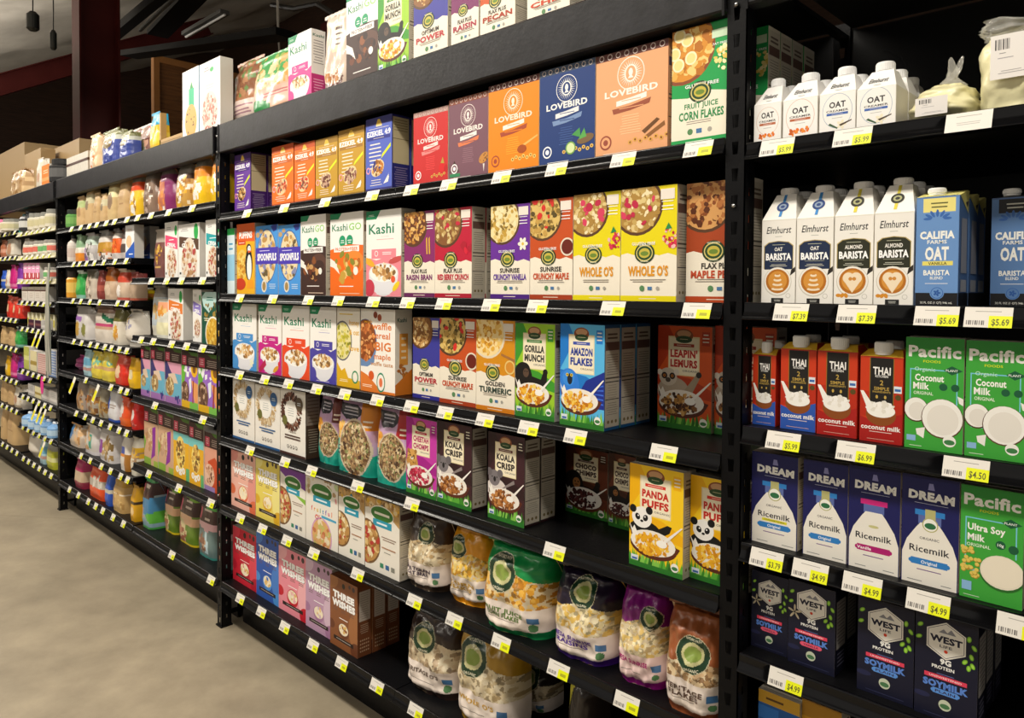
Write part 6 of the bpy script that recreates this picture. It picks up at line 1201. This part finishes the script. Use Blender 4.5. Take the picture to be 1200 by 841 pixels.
('zT','box','orangebox',-3.077,0.200,0.165,0.050,0.060,0,'small bright orange and cream box'),
('zT','jar','j_dark',-2.725,0.202,0.162,0.060,0.050,0,'black lidded jar above the far post'),
('z1','bottle','b_teal',-3.555,0.089,0.146,0.020,0.040,0,'teal bottle'),
('z1','bottle','b_dark',-3.427,0.161,0.152,0.020,0.040,0,'dark bottle with white label'),
('z1','jar','j_white',-3.231,0.130,0.126,0.020,0.040,0,'little white jar with grey lid, first'),
('z1','jar','j_white',-3.077,0.125,0.116,0.020,0.040,0,'little white jar with grey lid, second'),
('z1','jar','j_white',-2.930,0.121,0.113,0.020,0.040,0,'little white jar with grey lid, third'),
('z1','jar','j_white',-2.787,0.116,0.127,0.020,0.040,0,'taller white jar with grey lid beside post'),
('z2','pouch','g_cream',-3.555,0.132,0.131,0.020,0.080,0,'large white packet'),
('z2','jar','j_red',-3.385,0.111,0.106,0.020,0.035,0,'little white jar with red band, first'),
('z2','jar','j_red',-3.250,0.107,0.101,0.020,0.035,0,'little white jar with red band, second'),
('z2','jar','j_red',-3.119,0.104,0.102,0.020,0.035,0,'little white jar with red band, third'),
('z2','jar','j_grn',-2.993,0.101,0.097,0.020,0.035,0,'little white jar with green band, first'),
('z2','jar','j_grn',-2.870,0.097,0.098,0.020,0.035,0,'little white jar with green band, second'),
('z2','jar','j_red',-2.751,0.105,0.093,0.020,0.035,0,'little white jar with red band beside post'),
('z3','box','pinkbox',-3.493,0.114,0.128,0.020,0.060,0,'pink and red candy box, first of four'),
('z3','box','pinkbox',-3.372,0.108,0.126,0.020,0.060,0,'pink and red candy box, second of four'),
('z3','box','pinkbox',-3.257,0.105,0.123,0.020,0.060,0,'pink and red candy box, third of four'),
('z3','box','pinkbox',-3.144,0.111,0.121,0.020,0.100,0,'pink and red candy box, last of four'),
('z3','jar','j_grn',-2.876,0.087,0.085,0.020,0.035,0,'small pale jar beside candy boxes'),
('z3','jar','j_red',-2.757,0.095,0.083,0.020,0.035,0,'small pale jar with red band beside strands'),
('z4','box','whitepack',-3.552,0.178,0.105,0.020,0.060,0,'white packet with brown stripe, first of four'),
('z4','box','whitepack',-3.361,0.170,0.106,0.020,0.060,0,'white packet with brown stripe, second of four'),
('z4','box','whitepack',-3.179,0.163,0.106,0.020,0.060,0,'white packet with brown stripe, third of four'),
('z4','box','whitepack',-3.005,0.167,0.107,0.020,0.060,0,'white packet with brown stripe, last of four'),
('z5','box','darkred',-3.370,0.171,0.060,0.020,0.060,0,'small dark violet packet'),
('z5','box','darkred',-3.176,0.163,0.060,0.020,0.060,0,'small dark red packet'),
('z5','box','greypack',-2.990,0.199,0.067,0.020,0.060,0,'small grey packet'),
('z6','box','limebox',-3.508,0.152,0.173,0.020,0.060,0,'lime green upright packet'),
('z6','box','creambox',-3.319,0.181,0.152,0.020,0.060,0,'cream packet beside lime one'),
('z6','box','pinkstack',-3.104,0.216,0.148,0.020,0.060,0,'stack look white and pink striped box'),
('z6','box','bluestack',-2.866,0.234,0.189,0.020,0.060,0,'white box with pale blue stripes'),
('z7','box','greypack',-3.390,0.172,0.087,0.020,0.060,0,'grey packet, first in row'),
('z7','box','creambox',-3.195,0.164,0.086,0.020,0.060,0,'cream and yellow packet in grey row'),
('z7','box','greypack',-3.008,0.178,0.092,0.020,0.060,0,'grey packet, middle of row'),
('z7','box','greypack',-2.809,0.180,0.094,0.020,0.060,0,'grey packet beside post'),
('z8','bottle','b_blue',-3.424,0.149,0.108,0.020,0.040,0,'clear blue bottle, first of five'),
('z8','bottle','b_blue',-3.251,0.143,0.109,0.020,0.040,0,'clear blue bottle, second of five'),
('z8','bottle','b_blue',-3.085,0.137,0.110,0.020,0.040,0,'clear blue bottle, third of five'),
('z8','bottle','b_blue',-2.926,0.132,0.111,0.020,0.040,0,'clear blue bottle, fourth of five'),
('z8','bottle','b_blue',-2.773,0.127,0.112,0.020,0.040,0,'clear blue bottle, last of five'),
('z9','pouch','g_white_bag',-3.555,0.394,0.201,0.020,0.120,0,'plump white paper bag'),
('z9','pouch','g_sky',-3.116,0.138,0.186,0.020,0.070,0,'narrow blue and white bag'),
('z9','pouch','g_lime',-2.956,0.219,0.184,0.020,0.080,0,'lime yellow bag with grey top'),
('y1','jar','j_pink',-4.187,0.235,0.109,0.020,0.050,0,'white tub with pink top'),
('y1','jar','j_white',-3.909,0.234,0.099,0.020,0.050,0,'white tub with grey base'),
('y2','pouch','g_rust',-4.288,0.167,0.141,0.020,0.060,0,'rust brown packet at frame edge'),
('y2','pouch','g_cream',-4.091,0.272,0.138,0.020,0.060,0,'cream packet with brown print'),
('y3','pouch','g_blue',-4.269,0.151,0.144,0.020,0.060,0,'bright blue pouch'),
('y3','pouch','g_cream',-4.112,0.111,0.149,0.020,0.060,0,'slim white pouch'),
('y3','pouch','g_magenta',-3.985,0.197,0.188,0.020,0.060,0,'hot pink pointed pouch'),
('y3','pouch','g_violet',-3.747,0.177,0.198,0.020,0.060,0,'bright violet pouch'),
('y4','pouch','g_red',-4.099,0.188,0.173,0.020,0.060,0,'glossy red bag, first of three'),
('y4','pouch','g_red',-3.896,0.180,0.161,0.020,0.060,0,'glossy red bag, second of three'),
('y4','pouch','g_red',-3.704,0.134,0.136,0.020,0.060,0,'glossy red bag, last of three'),
('y5','pouch','kraft_b',-4.322,0.183,0.139,0.020,0.060,0,'kraft bag at frame edge'),
('y5','pouch','kraft_b',-4.051,0.200,0.136,0.020,0.060,0,'kraft bag away from frame edge'),
('y5','pouch','g_leaf',-3.823,0.164,0.152,0.020,0.060,0,'green and white bag'),
('y6','pouch','g_yel',-4.151,0.133,0.153,0.020,0.060,0,'narrow yellow bag'),
('y6','pouch','g_magenta',-3.989,0.170,0.186,0.020,0.060,0,'hot pink bag'),
('y6','pouch','g_violet',-3.792,0.222,0.174,0.020,0.070,0,'shiny violet bag'),
('y7','pouch','kraft_b',-4.346,0.229,0.159,0.020,0.060,0,'plain kraft bag at frame edge'),
('y7','pouch','kraft_b',-4.088,0.188,0.152,0.020,0.060,0,'plain kraft bag beside white ones'),
('y7','pouch','g_cream',-3.872,0.166,0.151,0.020,0.060,0,'small white bag'),
('y7','pouch','g_white_bag',-3.693,0.123,0.166,0.020,0.070,0,'round cream sack'),
('y8','pouch','kraft_b',-4.359,0.169,0.263,0.020,0.100,0,'tall kraft sack at frame edge'),
('y8','pouch','kraft_b',-4.159,0.333,0.282,0.020,0.120,0,'broad kraft sack'),
]
CATN = dict(box=('cereal_box', 'box'), bag=('cereal_bag', 'bag'), pouch=('snack_pouch', 'pouch'), creamer=('', 'carton'), elm=('', 'carton'), cali=('', 'carton'), thai=('', 'carton'), powder=('', 'bag'), jar=('', 'jar'), bottle=('', 'bottle'), carton=('', 'box'), tray=('', 'tray'))
GROUP = dict(box='packaged boxes on the %s', bag='family size cereal bags on the %s', pouch='snack pouches on the %s', creamer='creamer cartons on the %s', elm='milk cartons on the %s', cali='milk cartons on the %s', thai='coconut milk cartons on the %s', jar='jars on the %s', bottle='bottles on the %s')
rnd = random.Random(11)
used = {}
for (shk, kind, art, x, w, h, y, d, nb, lab) in STOCK:
    near = shk[0] in 'bc'
    if kind == 'box':
        nm = 'drink_box' if shk in ('c3', 'c4', 'c5') else ('cereal_box' if near or shk in ('aR2', 'aR3', 'aR4', 'aR5', 'aT') else 'packet_box'); r = make_box(art, w, h, d, near, nm)
    elif kind in ('bag', 'pouch'):
        shp = 'bag' if kind == 'bag' else ('kraft' if art.startswith('kraft') else 'point' if art in POINTY or (shk in ('a1', 'aL2', 'aL6', 'aL7') and art not in ('g_bluewhite', 'g_purp', 'g_nut')) else 'sack' if art in ('g_white_bag', 'g_pink', 'sack_dark', 'brownbag') else 'pouch')
        nm = 'cereal_bag' if kind == 'bag' else ('bread_bag' if art in ('brownbag', 'greenbag') else 'snack_pouch'); r = make_pouch(art, w*(.95 if kind == 'bag' or not near else 1), h, d, shp, 2 if kind == 'bag' or art.startswith('granola') else (1 if near or shk == 'aT' else 0), nm)
    elif kind in CART: r = make_carton(kind, art, w, h, d)
    elif kind == 'powder': r = make_powder(art, w, h, d)
    elif kind == 'jar': r = make_jar(art, w, h, d)
    elif kind == 'bottle': r = make_bottle(art, w, h, d)
    elif kind == 'carton': r = make_case(art, w, h, d)
    elif kind == 'tray': r = make_tray(w, h, d)
    r.location = (x+w/2, y+d/2, DECK[shk])
    if kind in ('box', 'creamer', 'elm', 'thai'): r.rotation_euler.z = rnd.uniform(-.008, .008)
    if kind == 'bag': r.rotation_euler.z = .10
    loc = LOC[shk]; full = lab+', '+loc; g = (GROUP[kind] % loc) if kind in GROUP else None
    tag(r, full, CATN[kind][1], g)
    for k in range(nb):
        c = r.copy(); COL.objects.link(c); c.location.y += (d+.004)*(k+1); c.location.x += rnd.uniform(-.002, .002)
        for ch in r.children:
            q = ch.copy(); COL.objects.link(q); q.parent = c
            for g2 in ch.children: q2 = g2.copy(); COL.objects.link(q2); q2.parent = q
        lb = lab.replace(',', ''); lb = lb if len(lb.split()) < 10 else lab.split(',')[0]
        tag(c, '%s behind %s' % (('one place', 'two places', 'three places', 'four places')[k], lb)+', '+loc, CATN[kind][1], g)
        if kind in GROUP: c['group'] = g

# ------------------------------------------------------------------ small hanging things
def hang_tag(x, z, lab, h=.11, w=.035, col='#e8e020'):
    mb = MB(); mb.box(-w/2, w/2, -.002, 0, -h, 0, '#ece8dc'); mb.box(-w/2+.002, w/2-.002, -.0028, -.002, -h+.005, -h*.35, col)
    o = mb.obj('shelf_talker', INK); o.location = (x, -.012, z); o.rotation_euler = (-.25, .28, 0); tag(o, lab, 'tag', 'hanging sale tags'); return o
hang_tag(-2.08, .955, 'slanting yellow sale tag hanging beside the pink bag, far rack'); hang_tag(-1.62, .95, 'slanting yellow sale tag hanging under the lemon bags, far rack')
for i, x in enumerate((-2.98, -2.86)): hang_tag(x, 1.2, 'narrow yellow sale tag over black packets, %s, farthest rack' % ('farther' if i == 0 else 'nearer'), .11)
for i, x in enumerate((-3.0, -2.87, -2.76)): hang_tag(x, .67, 'yellow sale tag above blue bottles, %s of three, farthest rack' % ('first', 'middle', 'last')[i], .12)
hang_tag(-2.8, .43, 'yellow sale tag above the lime bag, farthest rack', .12)
mb = MB(); mb.lathe([(.001, 0), (.04, 0), (.04, .003), (.001, .003)], '#e8309a', 20); o = mb.obj('round_tag', PLAS); o.rotation_euler.x = PI/2; o.scale = (.9, 1, 1); o.scale.y = 1.6; o.location = (-2.86, -.012, .83); tag(o, 'hot pink oval tag hanging from a rail, farthest rack', 'tag')
for i in range(7):     # lemon coloured sachets leaning in a short row under the white packets
    mb = MB(); mb.box(-.02, .02, -.012, .012, 0, .11, '#e4dcb0', dict(f='#e8e4c8')); mb.box(-.012, .012, -.0135, -.012, .02, .07, '#d8cc30'); o = mb.obj('sachet_box', CARD); o.location = (-3.40+.115*i, .04, 1.2295)
    tag(o, 'pale lemon sachet box, %s from left in its leaning row, farthest rack' % NTH[i+1], 'box', 'lemon sachet boxes in a leaning row')
mb = MB(); rr = random.Random(4)
for k in range(26):
    x = rr.uniform(-.045, .045); mb.tube([(x*.3, -.02, 0), (x*.7, -.035, -.22), (x, -.03+rr.uniform(-.01, .01), -.5), (x*1.3, -.03, -.72-rr.random()*.08)], .004, rr.choice(['#a8a89c', '#8a9088', '#c0bcb0', '#70756c']), 5)
o = mb.obj('hanging_strips', PLAS); o.location = (-2.62, 0, 1.70); tag(o, 'bundle of grey green strips hanging before the farthest rack beside the post', 'strips', kind='stuff')
# lamps, cables and trays under the roof
mb = MB(); bar3(mb, (-7.2, 2.05, 4.60), (-3.2, 2.10, 3.95), .22, .07); tag(mb.obj('cable_tray', DARK), 'long black cable tray descending to the right under the roof', 'cable tray')
mb = MB(); bar3(mb, (-6.9, 1.72, 4.66), (-4.9, 1.74, 4.78), .12, .1); tag(mb.obj('cable_tray', DARK), 'short black tray rising toward the roof beside the red column', 'cable tray')
mb = MB(); bar3(mb, (-6.9, 2.3, 4.86), (-5.0, 2.2, 5.03), .26, .06); tag(mb.obj('duct', DARK), 'broad dark duct under the roof crossing the cable tray', 'duct')
mb = MB(); mb.tube([(-6.6, 1.98, 4.76), (-5.9, 1.98, 4.84), (-4.8, 1.98, 4.94)], .025, '#ffffff', 8); tag(mb.obj('conduit', GREYM), 'thin grey conduit running up beside the broad dark duct', 'pipe')
for i, (a, b, lab) in enumerate((((-7.1, 2.75, 5.02), (-5.9, 2.75, 5.02), 'unlit tube lamp under the roof above the black tray'), ((-7.3, 2.5, 4.78), (-6.1, 2.5, 4.62), 'unlit tube lamp hanging below the black cable tray'))):
    r = empty('tube_lamp', a); tag(r, lab, 'lamp'); d = Vector(b)-Vector(a); mb = MB(); bar3(mb, (0, 0, 0), d, .12, .05); mb.obj('housing', GREYM, r); mb = MB(); mb.tube([Vector((0, 0, -.035)), d+Vector((0, 0, -.035))], .015, '#c8c8c8', 8); mb.obj('tube', PLAS, r)
for a, z0, z1, lab in (((-5, .45), 4.16, 3.98, 'black pendant hanging on a cord above the far rack, upper of two'), ((-5, .62), 4.03, 3.84, 'dark slim pendant hanging on a cord above the far rack, lower of two')):
    r = empty('pendant', (a[0], a[1], z1)); tag(r, lab, 'pendant'); h = z0-z1; R = .055 if z0 > 4.1 else .03
    mb = MB(); mb.lathe([(R*.6, 0), (R, .02), (R, h-.03), (R*.5, h)], '#121614', 16); mb.obj('shade', PLAS, r); mb = MB(); mb.tube([(0, 0, h), (.01, 0, h+.2), (0, 0, cz(.45)-z1-.02)], .006, '#1a1a1a', 6); mb.obj('cord', PLAS, r)
for (x, y), z0, lab in (((-4, 2.45), 3.3, 'pale wire hanging down behind the green topped bag'), ((-4.4, 2.68), 3.6, 'thin grey wire hanging beside the pale wire')):
    mb = MB(); mb.tube([(x-.05, y, cz(y)-.02), (x-.02, y, 4.4), (x+.03, y, 3.9), (x+.02, y, z0)], .008, '#b0aca4', 6); tag(mb.obj('hanging_wire', PLAS), lab, 'wire')
mb = MB(); mb.tube([(-4.6, 2.7, 4.75), (-4.2, 2.75, 4.62), (-3.8, 2.8, 4.58), (-3.5, 2.82, 4.4)], .03, '#161616', 8); tag(mb.obj('black_hose', PLAS), 'black curved hose under the roof left of the tall white boxes', 'hose')
mb = MB(); mb.box(-8.8, -2.0, 5.9, 6.1, 3.4, 6.4, '#ffffff'); tag(mb.obj('fascia_panel', RED), 'dark red fascia wall high behind the racks', 'panel')
